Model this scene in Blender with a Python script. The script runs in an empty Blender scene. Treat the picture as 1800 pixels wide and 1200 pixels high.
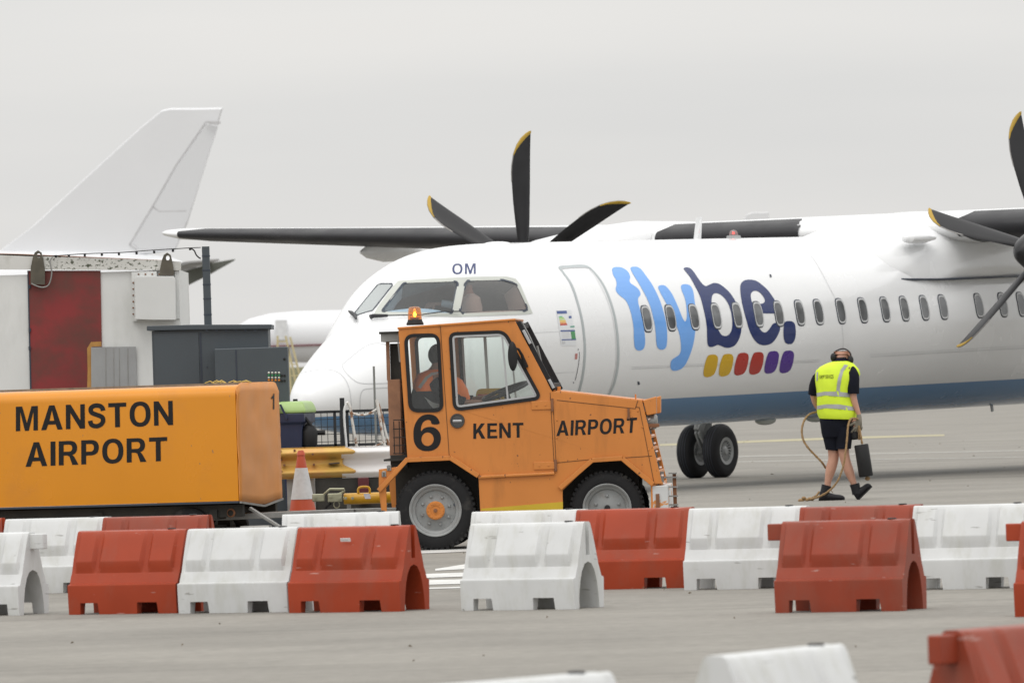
import bpy, bmesh, math, random
from mathutils import Vector, Matrix, noise
from mathutils.geometry import tessellate_polygon
from mathutils.bvhtree import BVHTree

R = math.radians
random.seed(7)
scene = bpy.context.scene
C = scene.collection

# ------------------------------------------------------------------ camera
H = 1.66          # camera height
FPX = 13000.0     # focal length in pixels of the 1800 px wide photograph
PITCH = 65.0 / FPX
ROLL = 0.032
fwd = Vector((0, math.cos(PITCH), math.sin(PITCH)))
up0 = Vector((0, -math.sin(PITCH), math.cos(PITCH)))
right = (Vector((1, 0, 0)) * math.cos(ROLL) - up0 * math.sin(ROLL)).normalized()
upv = (Vector((1, 0, 0)) * math.sin(ROLL) + up0 * math.cos(ROLL)).normalized()
cam_d = bpy.data.cameras.new('camera')
cam = bpy.data.objects.new('camera', cam_d)
C.objects.link(cam)
cam.matrix_world = Matrix.Translation((0, 0, H)) @ Matrix((right, upv, -fwd)).transposed().to_4x4()
cam_d.sensor_width = 36.0
cam_d.lens = FPX / 1800 * 36.0
cam_d.clip_start = 1.0
cam_d.clip_end = 20000
cam_d.dof.use_dof = True
cam_d.dof.focus_distance = 76
cam_d.dof.aperture_fstop = 8.5
scene.camera = cam
CAM = Vector((0, 0, H))

# ------------------------------------------------------------------ sky, sun
world = bpy.data.worlds.new('World')
scene.world = world
world.use_nodes = True
nt = world.node_tree
nt.nodes.clear()
N = nt.nodes.new
out = N('ShaderNodeOutputWorld')
bg = N('ShaderNodeBackground')
sky = N('ShaderNodeTexSky')
sky.sky_type = 'NISHITA'
sky.sun_disc = False
sky.sun_elevation = R(52)
sky.sun_rotation = R(200)
sky.dust_density = 4.0
tc = N('ShaderNodeTexCoord')
sep = N('ShaderNodeSeparateXYZ')
nt.links.new(tc.outputs['Generated'], sep.inputs[0])
# overcast cloud deck: luminance (1 + 2 sin(elevation)) / 3 of the zenith (CIE overcast sky)
mr = N('ShaderNodeMapRange')
mr.inputs['From Min'].default_value = 0.0
mr.inputs['From Max'].default_value = 1.0
mr.inputs['To Min'].default_value = 0.77
mr.inputs['To Max'].default_value = 1.95
nt.links.new(sep.outputs['Z'], mr.inputs['Value'])
mp = N('ShaderNodeMapping')
mp.inputs['Scale'].default_value = (1, 1, 9)
nz = N('ShaderNodeTexNoise')
nz.inputs['Scale'].default_value = 6.5
nz.inputs['Detail'].default_value = 4
nz.inputs['Roughness'].default_value = 0.45
nt.links.new(tc.outputs['Generated'], mp.inputs[0])
nt.links.new(mp.outputs[0], nz.inputs['Vector'])
mr2 = N('ShaderNodeMapRange')
mr2.inputs['From Min'].default_value = 0.3
mr2.inputs['From Max'].default_value = 0.7
mr2.inputs['To Min'].default_value = 0.965
mr2.inputs['To Max'].default_value = 1.045
nt.links.new(nz.outputs['Fac'], mr2.inputs['Value'])
mul = N('ShaderNodeMath'); mul.operation = 'MULTIPLY'
nt.links.new(mr.outputs[0], mul.inputs[0]); nt.links.new(mr2.outputs[0], mul.inputs[1])
tint = N('ShaderNodeMix'); tint.data_type = 'RGBA'
tint.inputs[6].default_value = (0.985, 0.99, 0.985, 1)
tint.inputs[7].default_value = (1.025, 1.0, 0.965, 1)
nt.links.new(nz.outputs['Fac'], tint.inputs[0])
vm = N('ShaderNodeVectorMath'); vm.operation = 'SCALE'
nt.links.new(tint.outputs[2], vm.inputs[0]); nt.links.new(mul.outputs[0], vm.inputs['Scale'])
skys = N('ShaderNodeVectorMath'); skys.operation = 'SCALE'
skys.inputs['Scale'].default_value = 0.1
nt.links.new(sky.outputs[0], skys.inputs[0])
mix = N('ShaderNodeMix'); mix.data_type = 'RGBA'
mix.inputs[0].default_value = 0.9
nt.links.new(skys.outputs[0], mix.inputs[6]); nt.links.new(vm.outputs[0], mix.inputs[7])
nt.links.new(mix.outputs[2], bg.inputs['Color'])
bg.inputs['Strength'].default_value = 1.0
nt.links.new(bg.outputs[0], out.inputs[0])

sun_d = bpy.data.lights.new('sun', 'SUN')
sun_d.energy = 0.5
sun_d.angle = R(25)
sun_d.color = (1.0, 0.97, 0.92)
sun = bpy.data.objects.new('sun', sun_d)
C.objects.link(sun)
sun.rotation_euler = (R(30), 0, R(-20))

vs = scene.view_settings
vs.view_transform = 'Standard'; vs.look = 'None'; vs.exposure = 0.0; vs.gamma = 1.0
vs.use_curve_mapping = False
scene.cycles.max_bounces = 8
scene.cycles.transparent_max_bounces = 16
scene.cycles.use_denoising = True

# ------------------------------------------------------------------ camera geometry used to measure real positions
def ray(px, py):
    return (fwd + right * ((px - 900) / FPX) + upv * ((600 - py) / FPX)).normalized()
def gnd(px, py, z=0.0):
    d = ray(px, py)
    return CAM + d * ((z - H) / d.z)
def atY(px, py, Y):
    d = ray(px, py)
    return CAM + d * (Y / d.y)
def on_plane(px, py, P, n):
    d = ray(px, py)
    return CAM + d * ((P - CAM).dot(n) / d.dot(n))

# ------------------------------------------------------------------ materials
MATS = {}
def mat(name, col, rough=0.5, metal=0.0, var=0.08, vscale=3.0, bump=0.0, bscale=40.0, dirt=None, dirt_amt=0.0,
        dirt_scale=(2, 2, 2), coat=0.0, spec=0.5, dirt_lo=0.52, dirt_hi=0.75, rvar=0.08, rnd=False, chips=None):
    if name in MATS: return MATS[name]
    m = bpy.data.materials.new(name); m.use_nodes = True
    t = m.node_tree; b = t.nodes['Principled BSDF']; L = t.links.new
    tc = t.nodes.new('ShaderNodeTexCoord')
    if rnd:   # each copy gets its own stains
        oi = t.nodes.new('ShaderNodeObjectInfo'); ad = t.nodes.new('ShaderNodeVectorMath'); ad.operation = 'MULTIPLY_ADD'
        ad.inputs[1].default_value = (1, 1, 1); cb_ = t.nodes.new('ShaderNodeCombineXYZ'); k_ = t.nodes.new('ShaderNodeMath'); k_.operation = 'MULTIPLY'; k_.inputs[1].default_value = 57.0
        L(oi.outputs['Random'], k_.inputs[0]); L(k_.outputs[0], cb_.inputs[0]); L(k_.outputs[0], cb_.inputs[1])
        L(tc.outputs['Object'], ad.inputs[0]); L(cb_.outputs[0], ad.inputs[2])
        class _T: outputs = {'Object': ad.outputs[0]}
        tc = _T
    n1 = t.nodes.new('ShaderNodeTexNoise'); n1.inputs['Scale'].default_value = vscale; n1.inputs['Detail'].default_value = 5
    L(tc.outputs['Object'], n1.inputs['Vector'])
    r = t.nodes.new('ShaderNodeMapRange'); r.inputs['From Min'].default_value = 0.3; r.inputs['From Max'].default_value = 0.7
    r.inputs['To Min'].default_value = 1 - var; r.inputs['To Max'].default_value = 1 + var
    L(n1.outputs['Fac'], r.inputs['Value'])
    s = t.nodes.new('ShaderNodeVectorMath'); s.operation = 'SCALE'; s.inputs[0].default_value = col[:3]
    L(r.outputs[0], s.inputs['Scale'])
    o = s.outputs[0]
    if dirt is not None:
        mp = t.nodes.new('ShaderNodeMapping'); mp.inputs['Scale'].default_value = dirt_scale
        L(tc.outputs['Object'], mp.inputs[0])
        n2 = t.nodes.new('ShaderNodeTexNoise'); n2.inputs['Scale'].default_value = 1.0; n2.inputs['Detail'].default_value = 8
        n2.inputs['Roughness'].default_value = 0.65
        L(mp.outputs[0], n2.inputs['Vector'])
        r2 = t.nodes.new('ShaderNodeMapRange'); r2.inputs['From Min'].default_value = dirt_lo; r2.inputs['From Max'].default_value = dirt_hi
        r2.inputs['To Min'].default_value = 0; r2.inputs['To Max'].default_value = dirt_amt
        L(n2.outputs['Fac'], r2.inputs['Value'])
        mx = t.nodes.new('ShaderNodeMix'); mx.data_type = 'RGBA'
        mx.inputs[7].default_value = (*dirt[:3], 1)
        L(r2.outputs[0], mx.inputs[0]); L(o, mx.inputs[6]); o = mx.outputs[2]
    if chips:   # (colour, amount, scale xyz, from, to): chipped paint, scuffs and scratches
        mp = t.nodes.new('ShaderNodeMapping'); mp.inputs['Scale'].default_value = chips[2]; mp.inputs['Location'].default_value = (3.7, 9.1, 5.3)
        L(tc.outputs['Object'], mp.inputs[0])
        n4 = t.nodes.new('ShaderNodeTexNoise'); n4.inputs['Scale'].default_value = 1.0; n4.inputs['Detail'].default_value = 3
        L(mp.outputs[0], n4.inputs['Vector'])
        r4 = t.nodes.new('ShaderNodeMapRange'); r4.inputs['From Min'].default_value = chips[3]; r4.inputs['From Max'].default_value = chips[4]
        r4.inputs['To Min'].default_value = 0; r4.inputs['To Max'].default_value = chips[1]
        L(n4.outputs['Fac'], r4.inputs['Value'])
        mx = t.nodes.new('ShaderNodeMix'); mx.data_type = 'RGBA'; mx.inputs[7].default_value = (*chips[0], 1)
        L(r4.outputs[0], mx.inputs[0]); L(o, mx.inputs[6]); o = mx.outputs[2]
    L(o, b.inputs['Base Color'])
    b.inputs['Metallic'].default_value = metal
    r3 = t.nodes.new('ShaderNodeMapRange'); r3.inputs['From Min'].default_value = 0.3; r3.inputs['From Max'].default_value = 0.7
    r3.inputs['To Min'].default_value = max(0.02, rough - rvar); r3.inputs['To Max'].default_value = min(1, rough + rvar)
    L(n1.outputs['Fac'], r3.inputs['Value']); L(r3.outputs[0], b.inputs['Roughness'])
    b.inputs['Coat Weight'].default_value = coat
    b.inputs['Specular IOR Level'].default_value = spec
    if bump:
        n3 = t.nodes.new('ShaderNodeTexNoise'); n3.inputs['Scale'].default_value = bscale; n3.inputs['Detail'].default_value = 3
        L(tc.outputs['Object'], n3.inputs['Vector'])
        bp = t.nodes.new('ShaderNodeBump'); bp.inputs['Strength'].default_value = bump; bp.inputs['Distance'].default_value = 0.01
        L(n3.outputs['Fac'], bp.inputs['Height']); L(bp.outputs[0], b.inputs['Normal'])
    MATS[name] = m
    return m
def emis(name, col, st):
    m = bpy.data.materials.new(name); m.use_nodes = True
    b = m.node_tree.nodes['Principled BSDF']
    b.inputs['Base Color'].default_value = (*col, 1); b.inputs['Emission Color'].default_value = (*col, 1)
    b.inputs['Emission Strength'].default_value = st
    return m
def glass(name, tint, alpha, rough=0.03, refl=1.0, dcol=(.35, .36, .36)):
    """thin pane: part see-through with a tint, part mirror by Fresnel, rest flat diffuse colour"""
    m = bpy.data.materials.new(name); m.use_nodes = True
    t = m.node_tree; t.nodes.clear()
    o = t.nodes.new('ShaderNodeOutputMaterial'); tr = t.nodes.new('ShaderNodeBsdfTransparent'); tr.inputs[0].default_value = (*tint, 1)
    g = t.nodes.new('ShaderNodeBsdfGlossy'); g.inputs['Roughness'].default_value = rough; g.inputs['Color'].default_value = (refl, refl, refl, 1)
    f = t.nodes.new('ShaderNodeFresnel'); ge = t.nodes.new('ShaderNodeNewGeometry')
    io = t.nodes.new('ShaderNodeMapRange'); io.inputs['To Min'].default_value = 1.5; io.inputs['To Max'].default_value = 1 / 1.5
    t.links.new(ge.outputs['Backfacing'], io.inputs['Value']); t.links.new(io.outputs[0], f.inputs[0])
    mx = t.nodes.new('ShaderNodeMixShader'); t.links.new(f.outputs[0], mx.inputs[0])
    t.links.new(tr.outputs[0], mx.inputs[1]); t.links.new(g.outputs[0], mx.inputs[2])
    d = t.nodes.new('ShaderNodeBsdfDiffuse'); d.inputs[0].default_value = (*dcol, 1)
    m2 = t.nodes.new('ShaderNodeMixShader'); m2.inputs[0].default_value = 1 - alpha
    t.links.new(mx.outputs[0], m2.inputs[1]); t.links.new(d.outputs[0], m2.inputs[2])
    t.links.new(m2.outputs[0], o.inputs[0])
    return m

# ------------------------------------------------------------------ mesh helpers
class MB:
    def __init__(self): self.v = []; self.f = []
    def add(self, vs, fs):
        o = len(self.v); self.v += [Vector(p) for p in vs]; self.f += [tuple(i + o for i in f) for f in fs]; return self
    def box(self, c, s, rot=None):
        c = Vector(c); h = Vector(s) / 2
        vs = [Vector((x * h.x, y * h.y, z * h.z)) for x in (-1, 1) for y in (-1, 1) for z in (-1, 1)]
        if rot is not None:
            vs = [rot @ p for p in vs]
        return self.add([p + c for p in vs], [(0, 1, 3, 2), (4, 6, 7, 5), (0, 4, 5, 1), (2, 3, 7, 6), (0, 2, 6, 4), (1, 5, 7, 3)])
    def bar(self, a, b, w, t=None, up=Vector((0, 0, 1))):
        a = Vector(a); b = Vector(b); t = t or w; d = (b - a)
        if abs(d.normalized().dot(up)) > 0.98: up = Vector((0, 1, 0))
        s = d.cross(up).normalized() * (w / 2); u = s.cross(d).normalized() * (t / 2)
        vs = [a - s - u, a + s - u, a + s + u, a - s + u, b - s - u, b + s - u, b + s + u, b - s + u]
        return self.add(vs, [(0, 1, 2, 3), (7, 6, 5, 4), (0, 4, 5, 1), (1, 5, 6, 2), (2, 6, 7, 3), (3, 7, 4, 0)])
    def tube(self, pts, r, n=8, caps=True):
        pts = [Vector(p) for p in pts]; rs = r if isinstance(r, (list, tuple)) else [r] * len(pts)
        prev = None; rings = []
        for i, p in enumerate(pts):
            d = (pts[min(i + 1, len(pts) - 1)] - pts[max(i - 1, 0)]).normalized()
            if prev is None:
                prev = d.orthogonal().normalized()
            x = (prev - d * prev.dot(d)).normalized(); y = d.cross(x); prev = x
            rings.append([p + (x * math.cos(2 * math.pi * k / n) + y * math.sin(2 * math.pi * k / n)) * rs[i] for k in range(n)])
        return self.loft(rings, caps)
    def loft(self, rings, caps=True, closed=True):
        n = len(rings[0]); vs = [p for r in rings for p in r]; fs = []
        for i in range(len(rings) - 1):
            for k in range(n if closed else n - 1):
                k2 = (k + 1) % n
                fs.append((i * n + k, i * n + k2, (i + 1) * n + k2, (i + 1) * n + k))
        if caps and closed:
            fs.append(tuple(reversed(range(n)))); fs.append(tuple((len(rings) - 1) * n + k for k in range(n)))
        return self.add(vs, fs)
    def lathe(self, prof, c, axis, n=32, caps=False):
        """prof: (radius, distance along axis)"""
        c = Vector(c); axis = Vector(axis).normalized(); x = axis.orthogonal().normalized(); y = axis.cross(x)
        rings = [[c + axis * h + (x * math.cos(2 * math.pi * k / n) + y * math.sin(2 * math.pi * k / n)) * max(r, 1e-4) for k in range(n)] for r, h in prof]
        return self.loft(rings, caps)
    def sphere(self, c, r, n=16, m=10, sc=(1, 1, 1)):
        c = Vector(c); rings = []
        for i in range(m + 1):
            a = math.pi * i / m; rr = max(math.sin(a), 0.001)
            rings.append([c + Vector((math.cos(2 * math.pi * k / n) * rr * r * sc[0], math.sin(2 * math.pi * k / n) * rr * r * sc[1], math.cos(a) * r * sc[2])) for k in range(n)])
        return self.loft(rings, False)
    def plate(self, outer, holes, fr, d0, d1):
        """flat plate from 2D outline with holes; fr(u, v, d) -> 3D"""
        loops = [outer] + list(holes)
        flat = [p for l in loops for p in l]
        tris = tessellate_polygon([[Vector((p[0], p[1], 0)) for p in l] for l in loops])
        n = len(flat)
        vs = [fr(p[0], p[1], d0) for p in flat] + [fr(p[0], p[1], d1) for p in flat]
        fs = [tuple(t) for t in tris] + [tuple(i + n for i in reversed(t)) for t in tris]
        o = 0
        for l in loops:
            m = len(l)
            for i in range(m):
                a = o + i; b = o + (i + 1) % m
                fs.append((a, b, b + n, a + n))
            o += m
        return self.add(vs, fs)
    def mesh(self, name, m=None, smooth=False, inv=None, angle=40):
        me = bpy.data.meshes.new(name)
        vs = [inv @ p for p in self.v] if inv is not None else self.v
        me.from_pydata([tuple(p) for p in vs], [], self.f)
        bm = bmesh.new(); bm.from_mesh(me)
        bmesh.ops.remove_doubles(bm, verts=bm.verts, dist=1e-5)
        bmesh.ops.recalc_face_normals(bm, faces=bm.faces)
        for e in bm.edges:
            if len(e.link_faces) == 2 and e.calc_face_angle(0) > R(angle): e.smooth = False
        for f in bm.faces: f.smooth = smooth
        bm.to_mesh(me); bm.free()
        if m: me.materials.append(m)
        return me

def inv_of(o):
    """world matrix inverse of a thing (parts carry identity transforms)"""
    M = o.get('_m')
    return None
TM = {}
def thing(name, label, cat, M=None, group=None):
    o = bpy.data.objects.new(name, None); C.objects.link(o)
    M = M if M is not None else Matrix.Identity(4)
    o.matrix_world = M; TM[o] = M.inverted()
    o.empty_display_size = 0.2
    o['label'] = label; o['category'] = cat
    if group: o['group'] = group
    return o
def part(name, mb, m, parent=None, smooth=False, world=False, bevel=0.0, label=None, angle=40, segs=2):
    """mb in the thing's local frame, or in world coordinates with world=True"""
    inv = None
    root = parent
    while root is not None and root.parent is not None: root = root.parent
    if world and root is not None: inv = TM.get(root)
    me = mb.mesh(name, m, smooth, inv, angle)
    o = bpy.data.objects.new(name, me); C.objects.link(o)
    if parent is not None: o.parent = parent
    if bevel:
        b = o.modifiers.new('bevel', 'BEVEL'); b.width = bevel; b.segments = segs; b.limit_method = 'ANGLE'; b.angle_limit = R(35)
        for p in me.polygons: p.use_smooth = True
        w = o.modifiers.new('wn', 'WEIGHTED_NORMAL')
    if label: o['label'] = label
    return o
def single(name, mb, m, label, cat, group=None, **k):
    """thing that is one mesh: origin at its base"""
    lo = Vector([min(p[i] for p in mb.v) for i in range(3)]); hi = Vector([max(p[i] for p in mb.v) for i in range(3)])
    c = Vector(((lo.x + hi.x) / 2, (lo.y + hi.y) / 2, lo.z))
    mb.v = [p - c for p in mb.v]
    o = part(name, mb, m, None, **k)
    o.location = c
    o['label'] = label; o['category'] = cat
    if group: o['group'] = group
    return o
def struct(name, mb, m, kind='structure', parent=None, **k):
    o = part(name, mb, m, parent, **k)
    if parent is None: o['kind'] = kind
    return o
def obj_me(name, me, parent=None, m=None, smooth=False, label=None):
    if m: me.materials.clear(); me.materials.append(m)
    for p in me.polygons: p.use_smooth = smooth
    o = bpy.data.objects.new(name, me); C.objects.link(o)
    if parent is not None: o.parent = parent
    if label: o['label'] = label
    return o
def basis(x, y, z, o):
    return Matrix(((x[0], y[0], z[0], o[0]), (x[1], y[1], z[1], o[1]), (x[2], y[2], z[2], o[2]), (0, 0, 0, 1)))
def spline(pts, n=4, closed=True):
    """Catmull-Rom through 2D/3D points"""
    P = [Vector(p) for p in pts]; res = []; m = len(P)
    rng = range(m) if closed else range(m - 1)
    for i in rng:
        if closed: a, b, c, d = P[i - 1], P[i], P[(i + 1) % m], P[(i + 2) % m]
        else: a, b, c, d = P[max(i - 1, 0)], P[i], P[i + 1], P[min(i + 2, m - 1)]
        for k in range(n):
            t = k / n
            res.append(0.5 * ((2 * b) + (c - a) * t + (2 * a - 5 * b + 4 * c - d) * t * t + (3 * b - a - 3 * c + d) * t ** 3))
    if not closed: res.append(P[-1])
    return res
def rrect(tl, tr, br, bl, r, n=5):
    """rounded quad in 2D, corners given, r = corner size (one number or four)"""
    P = [Vector(tl), Vector(tr), Vector(br), Vector(bl)]; rs = r if isinstance(r, (list, tuple)) else [r] * 4
    res = []
    for i in range(4):
        p = P[i]; a = P[i - 1]; b = P[(i + 1) % 4]
        u = p + (a - p).normalized() * rs[i]; w = p + (b - p).normalized() * rs[i]
        for k in range(n + 1):
            t = k / n
            res.append(u * (1 - t) ** 2 + p * 2 * t * (1 - t) + w * t * t)
    return res

def fill2d(loops):
    bm = bmesh.new()
    flat = [p for l in loops for p in l]
    tris = tessellate_polygon([[Vector((p[0], p[1], 0)) for p in l] for l in loops])
    vs = [bm.verts.new((p[0], p[1], 0)) for p in flat]
    for t in tris:
        try: bm.faces.new([vs[i] for i in t])
        except ValueError: pass
    return bm
def gridcut(bm, step):
    xs = [v.co.x for v in bm.verts]; ys = [v.co.y for v in bm.verts]
    for ax, lo, hi in ((0, min(xs), max(xs)), (1, min(ys), max(ys))):
        c = math.floor(lo / step) * step + step
        while c < hi:
            n = Vector((1, 0, 0)) if ax == 0 else Vector((0, 1, 0))
            bmesh.ops.bisect_plane(bm, geom=bm.verts[:] + bm.edges[:] + bm.faces[:], plane_co=n * c, plane_no=n, dist=1e-5)
            c += step
def text_bm(s, bold=0.0, width=1.0):
    """text as a flat mesh; returns bmesh with its bounding box scaled to 0..1 x 0..1"""
    cu = bpy.data.curves.new('t', 'FONT'); cu.body = s; cu.offset = bold; cu.resolution_u = 6
    cu.space_character = 1.0
    ob = bpy.data.objects.new('t', cu); C.objects.link(ob)
    bpy.context.view_layer.update()
    me = bpy.data.meshes.new_from_object(ob.evaluated_get(bpy.context.evaluated_depsgraph_get()))
    bpy.data.objects.remove(ob); bpy.data.curves.remove(cu)
    bm = bmesh.new(); bm.from_mesh(me); bpy.data.meshes.remove(me)
    bmesh.ops.remove_doubles(bm, verts=bm.verts, dist=1e-6)
    bmesh.ops.triangulate(bm, faces=bm.faces)
    x0 = min(v.co.x for v in bm.verts); x1 = max(v.co.x for v in bm.verts)
    y0 = min(v.co.y for v in bm.verts); y1 = max(v.co.y for v in bm.verts)
    for v in bm.verts: v.co = Vector(((v.co.x - x0) / (x1 - x0), (v.co.y - y0) / (y1 - y0), 0))
    return bm
def glyphs(s, bold, quad):
    """one bmesh per character laid into the pixel quad (TL, TR, BR, BL), letters stay separate"""
    bm = text_bm(s, bold)
    TL, TR, BR, BL = [Vector(q) for q in quad]
    for v in bm.verts:
        u, w = v.co.x, v.co.y
        p = (BL * (1 - u) + BR * u) * (1 - w) + (TL * (1 - u) + TR * u) * w
        v.co = Vector((p.x, p.y, 0))
    # split into islands
    seen = set(); res = []
    bm.verts.ensure_lookup_table()
    for v in bm.verts:
        if v.index in seen: continue
        st = [v]; comp = set()
        while st:
            a = st.pop()
            if a.index in comp: continue
            comp.add(a.index)
            for e in a.link_edges: st.append(e.other_vert(a))
        seen |= comp
        nb = bmesh.new(); mp = {}
        for f in bm.faces:
            if f.verts[0].index in comp:
                vs = []
                for w in f.verts:
                    if w.index not in mp: mp[w.index] = nb.verts.new(w.co)
                    vs.append(mp[w.index])
                nb.faces.new(vs)
        if len(nb.faces): res.append(nb)
        else: nb.free()
    bm.free()
    res.sort(key=lambda b: min(v.co.x for v in b.verts))
    return res
def glyph(ch, s=.2):
    """grotesque capital drawn as closed outlines, cap height 1; returns (loops, width)"""
    def ov(cx, cy, rx, ry, a0=0, a1=360, n=28, p=2.3):
        r = []
        for k in range(n + (0 if a1 - a0 == 360 else 1)):
            a = R(a0 + (a1 - a0) * k / n); c, d = math.cos(a), math.sin(a)
            r.append((cx + math.copysign(abs(c) ** (2 / p), c) * rx, cy + math.copysign(abs(d) ** (2 / p), d) * ry))
        return r
    if ch == 'I': return [[(0, 0), (s, 0), (s, 1), (0, 1)]], s
    if ch == 'T': w = .72; return [[(w/2-s/2, 0), (w/2+s/2, 0), (w/2+s/2, 1-s*.86), (w, 1-s*.86), (w, 1), (0, 1), (0, 1-s*.86), (w/2-s/2, 1-s*.86)]], w
    if ch == 'E': w = .66; t = s*.86; return [[(0, 0), (w, 0), (w, t), (s, t), (s, .5-t/2), (w*.92, .5-t/2), (w*.92, .5+t/2), (s, .5+t/2), (s, 1-t), (w*.98, 1-t), (w*.98, 1), (0, 1)]], w
    if ch == 'K': w = .80; return [[(0, 0), (s, 0), (s, .30), (s+.12, .43), (w-s*1.28, 0), (w, 0), (s+.27, .59), (w-.03, 1), (w-s*1.3-.03, 1), (s, .56), (s, 1), (0, 1)]], w
    if ch == 'N': w = .76; return [[(0, 0), (s*.93, 0), (s*.93, .66), (w-s, 0), (w, 0), (w, 1), (w-s*.93, 1), (w-s*.93, .34), (s, 1), (0, 1)]], w
    if ch == 'M': w = .88; q = s*.9; return [[(0, 0), (q, 0), (q, .78), (w/2-q*.45, 0), (w/2+q*.45, 0), (w-q, .78), (w-q, 0), (w, 0), (w, 1), (w-q*1.45, 1), (w/2, .32), (q*1.45, 1), (0, 1)]], w
    if ch == 'A':
        w = .86; return [[(0, 0), (s*1.05, 0), (s*1.05+.075, .215), (w-s*1.05-.075, .215), (w-s*1.05, 0), (w, 0), (w/2+s*.55, 1), (w/2-s*.55, 1)], [(s*1.05+.13, .37), (w/2, .80), (w-s*1.05-.13, .37)]], w
    if ch == 'O': w = .84; return [ov(w/2, .5, w/2, .52), list(reversed(ov(w/2, .5, w/2-s, .52-s*.86)))], w
    if ch == 'P':
        w = .70; return [[(0, 0), (s, 0), (s, .36)] + ov(w-.32, .68, .32, .32, -90, 90, 12) + [(0, 1)], [(s, .52)] + ov(w-.34, .68, .34-s, .16, -90, 90, 10) + [(s, .84)]], w
    if ch == 'R':
        w = .76; return [[(0, 0), (s, 0), (s, .40), (.32, .40), (.42, .36), (w-s*1.25+.02, 0), (w+.02, 0), (w-.14, .32), (w-.22, .415)] + ov(w-.34, .70, .31, .30, -60, 90, 12) + [(0, 1)], [(s, .555)] + ov(w-.36, .70, .33-s, .145, -90, 90, 10) + [(s, .845)]], w
    if ch == 'S':
        w = .68; P = [(.60, .70), (.57, .82), (.47, .90), (.34, .925), (.21, .90), (.115, .82), (.11, .71), (.17, .62), (.34, .545), (.50, .475), (.585, .39), (.59, .25), (.50, .13), (.35, .075), (.20, .10), (.11, .18), (.08, .31)]
        Q = spline([Vector((x, y, 0)) for x, y in P], 3, False); L = []; Rr = []
        for i, p in enumerate(Q):
            d = (Q[min(i+1, len(Q)-1)] - Q[max(i-1, 0)]).normalized(); nn = Vector((-d.y, d.x, 0)) * s * .47
            L.append((p + nn)[:2]); Rr.append((p - nn)[:2])
        return [L + Rr[::-1]], w
    if ch == '1': return [[(.20, 0), (.20 + s, 0), (.20 + s, 1), (.26, 1), (.18, .88), (0, .80), (0, .66), (.20, .72)]], .20 + s
    if ch == '6':
        P = [(.67, .73), (.63, .88), (.53, .97), (.37, 1.0), (.20, .95), (.08, .80), (.02, .62), (.01, .44), (.03, .25), (.11, .10), (.23, .02), (.37, 0), (.53, .03), (.65, .14), (.70, .31), (.68, .47), (.60, .59), (.49, .65), (.37, .655), (.27, .62), (.205, .55), (.215, .69), (.27, .80), (.37, .85), (.45, .82), (.485, .73)]
        return [[p[:2] for p in spline([Vector((x, y, 0)) for x, y in P], 3)], list(reversed(ov(.365, .325, .155, .185, p=2)))], .71
def word(sx, quad, s=.2, gap=.13):
    """bmesh per character laid into the pixel quad (TL, TR, BR, BL)"""
    G = [glyph(c, s) for c in sx]; tot = sum(w for _, w in G) + gap * (len(G) - 1)
    TL, TR, BR, BL = [Vector(q) for q in quad]; x = 0; res = []
    for loops, w in G:
        bm = fill2d([[Vector((p[0], p[1], 0)) for p in l] for l in loops])
        for v in bm.verts:
            u = (x + v.co.x) / tot; k = v.co.y; p = (BL * (1 - u) + BR * u) * (1 - k) + (TL * (1 - u) + TR * u) * k
            v.co = Vector((p.x, p.y, 0))
        res.append(bm); x += w + gap
    return res
class Surf:
    """a surface that decals are laid on: world ray -> local point and normal"""
    def __init__(self, obj, root, M):
        me = obj.data; self.dref = 100; self.root = root; self.M = M; self.inv = M.inverted()
        self.bvh = BVHTree.FromPolygons([v.co.copy() for v in me.vertices], [tuple(p.vertices) for p in me.polygons])
    def hit(self, px, py, off=0.004):
        o = self.inv @ CAM; d = (self.inv.to_3x3() @ ray(px, py)).normalized()
        loc, nrm, i, dist = self.bvh.ray_cast(o, d)
        if loc is None:
            loc, nrm, i, dist = self.bvh.find_nearest(o + d * 100 if False else o + d * self.dref)
        if nrm.dot(d) > 0: nrm = -nrm
        self.dref = (loc - o).length
        return loc + nrm * off, nrm
    def decal(self, name, bm, m, step=10, off=0.004, parent=None):
        if step: gridcut(bm, step)
        for v in bm.verts:
            p, n = self.hit(v.co.x, v.co.y, off); v.co = p
        me = bpy.data.meshes.new(name)
        bmesh.ops.recalc_face_normals(bm, faces=bm.faces)
        bm.normal_update()
        if sum(f.normal.dot(n) * f.calc_area() for f in bm.faces) < 0: bmesh.ops.reverse_faces(bm, faces=bm.faces)
        bm.to_mesh(me); bm.free()
        return obj_me(name, me, parent or self.root, m, True)
    def strip(self, name, pts, w, m, off=0.003, n=6, closed=False, parent=None, smooth=True, h=0.0):
        """line of width w (metres) on the surface along the pixel path"""
        P = [Vector(p) for p in (spline([Vector((*p, 0)) for p in pts], n, closed) if smooth else [Vector((*p, 0)) for p in pts])]
        H3 = [self.hit(p.x, p.y, off) for p in P]
        if closed: H3.append(H3[0])
        vs = []; fs = []
        for i, (p, nn) in enumerate(H3):
            a = H3[max(i - 1, 0)][0]; b = H3[min(i + 1, len(H3) - 1)][0]
            if closed and i in (0, len(H3) - 1): a = H3[-2][0]; b = H3[1][0]
            s = (b - a).cross(nn).normalized() * (w / 2)
            vs += [p - s, p + s]
            if i: fs.append((2 * i - 2, 2 * i - 1, 2 * i + 1, 2 * i))
        mb = MB().add(vs, fs)
        return part(name, mb, m, parent or self.root, True)
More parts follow.
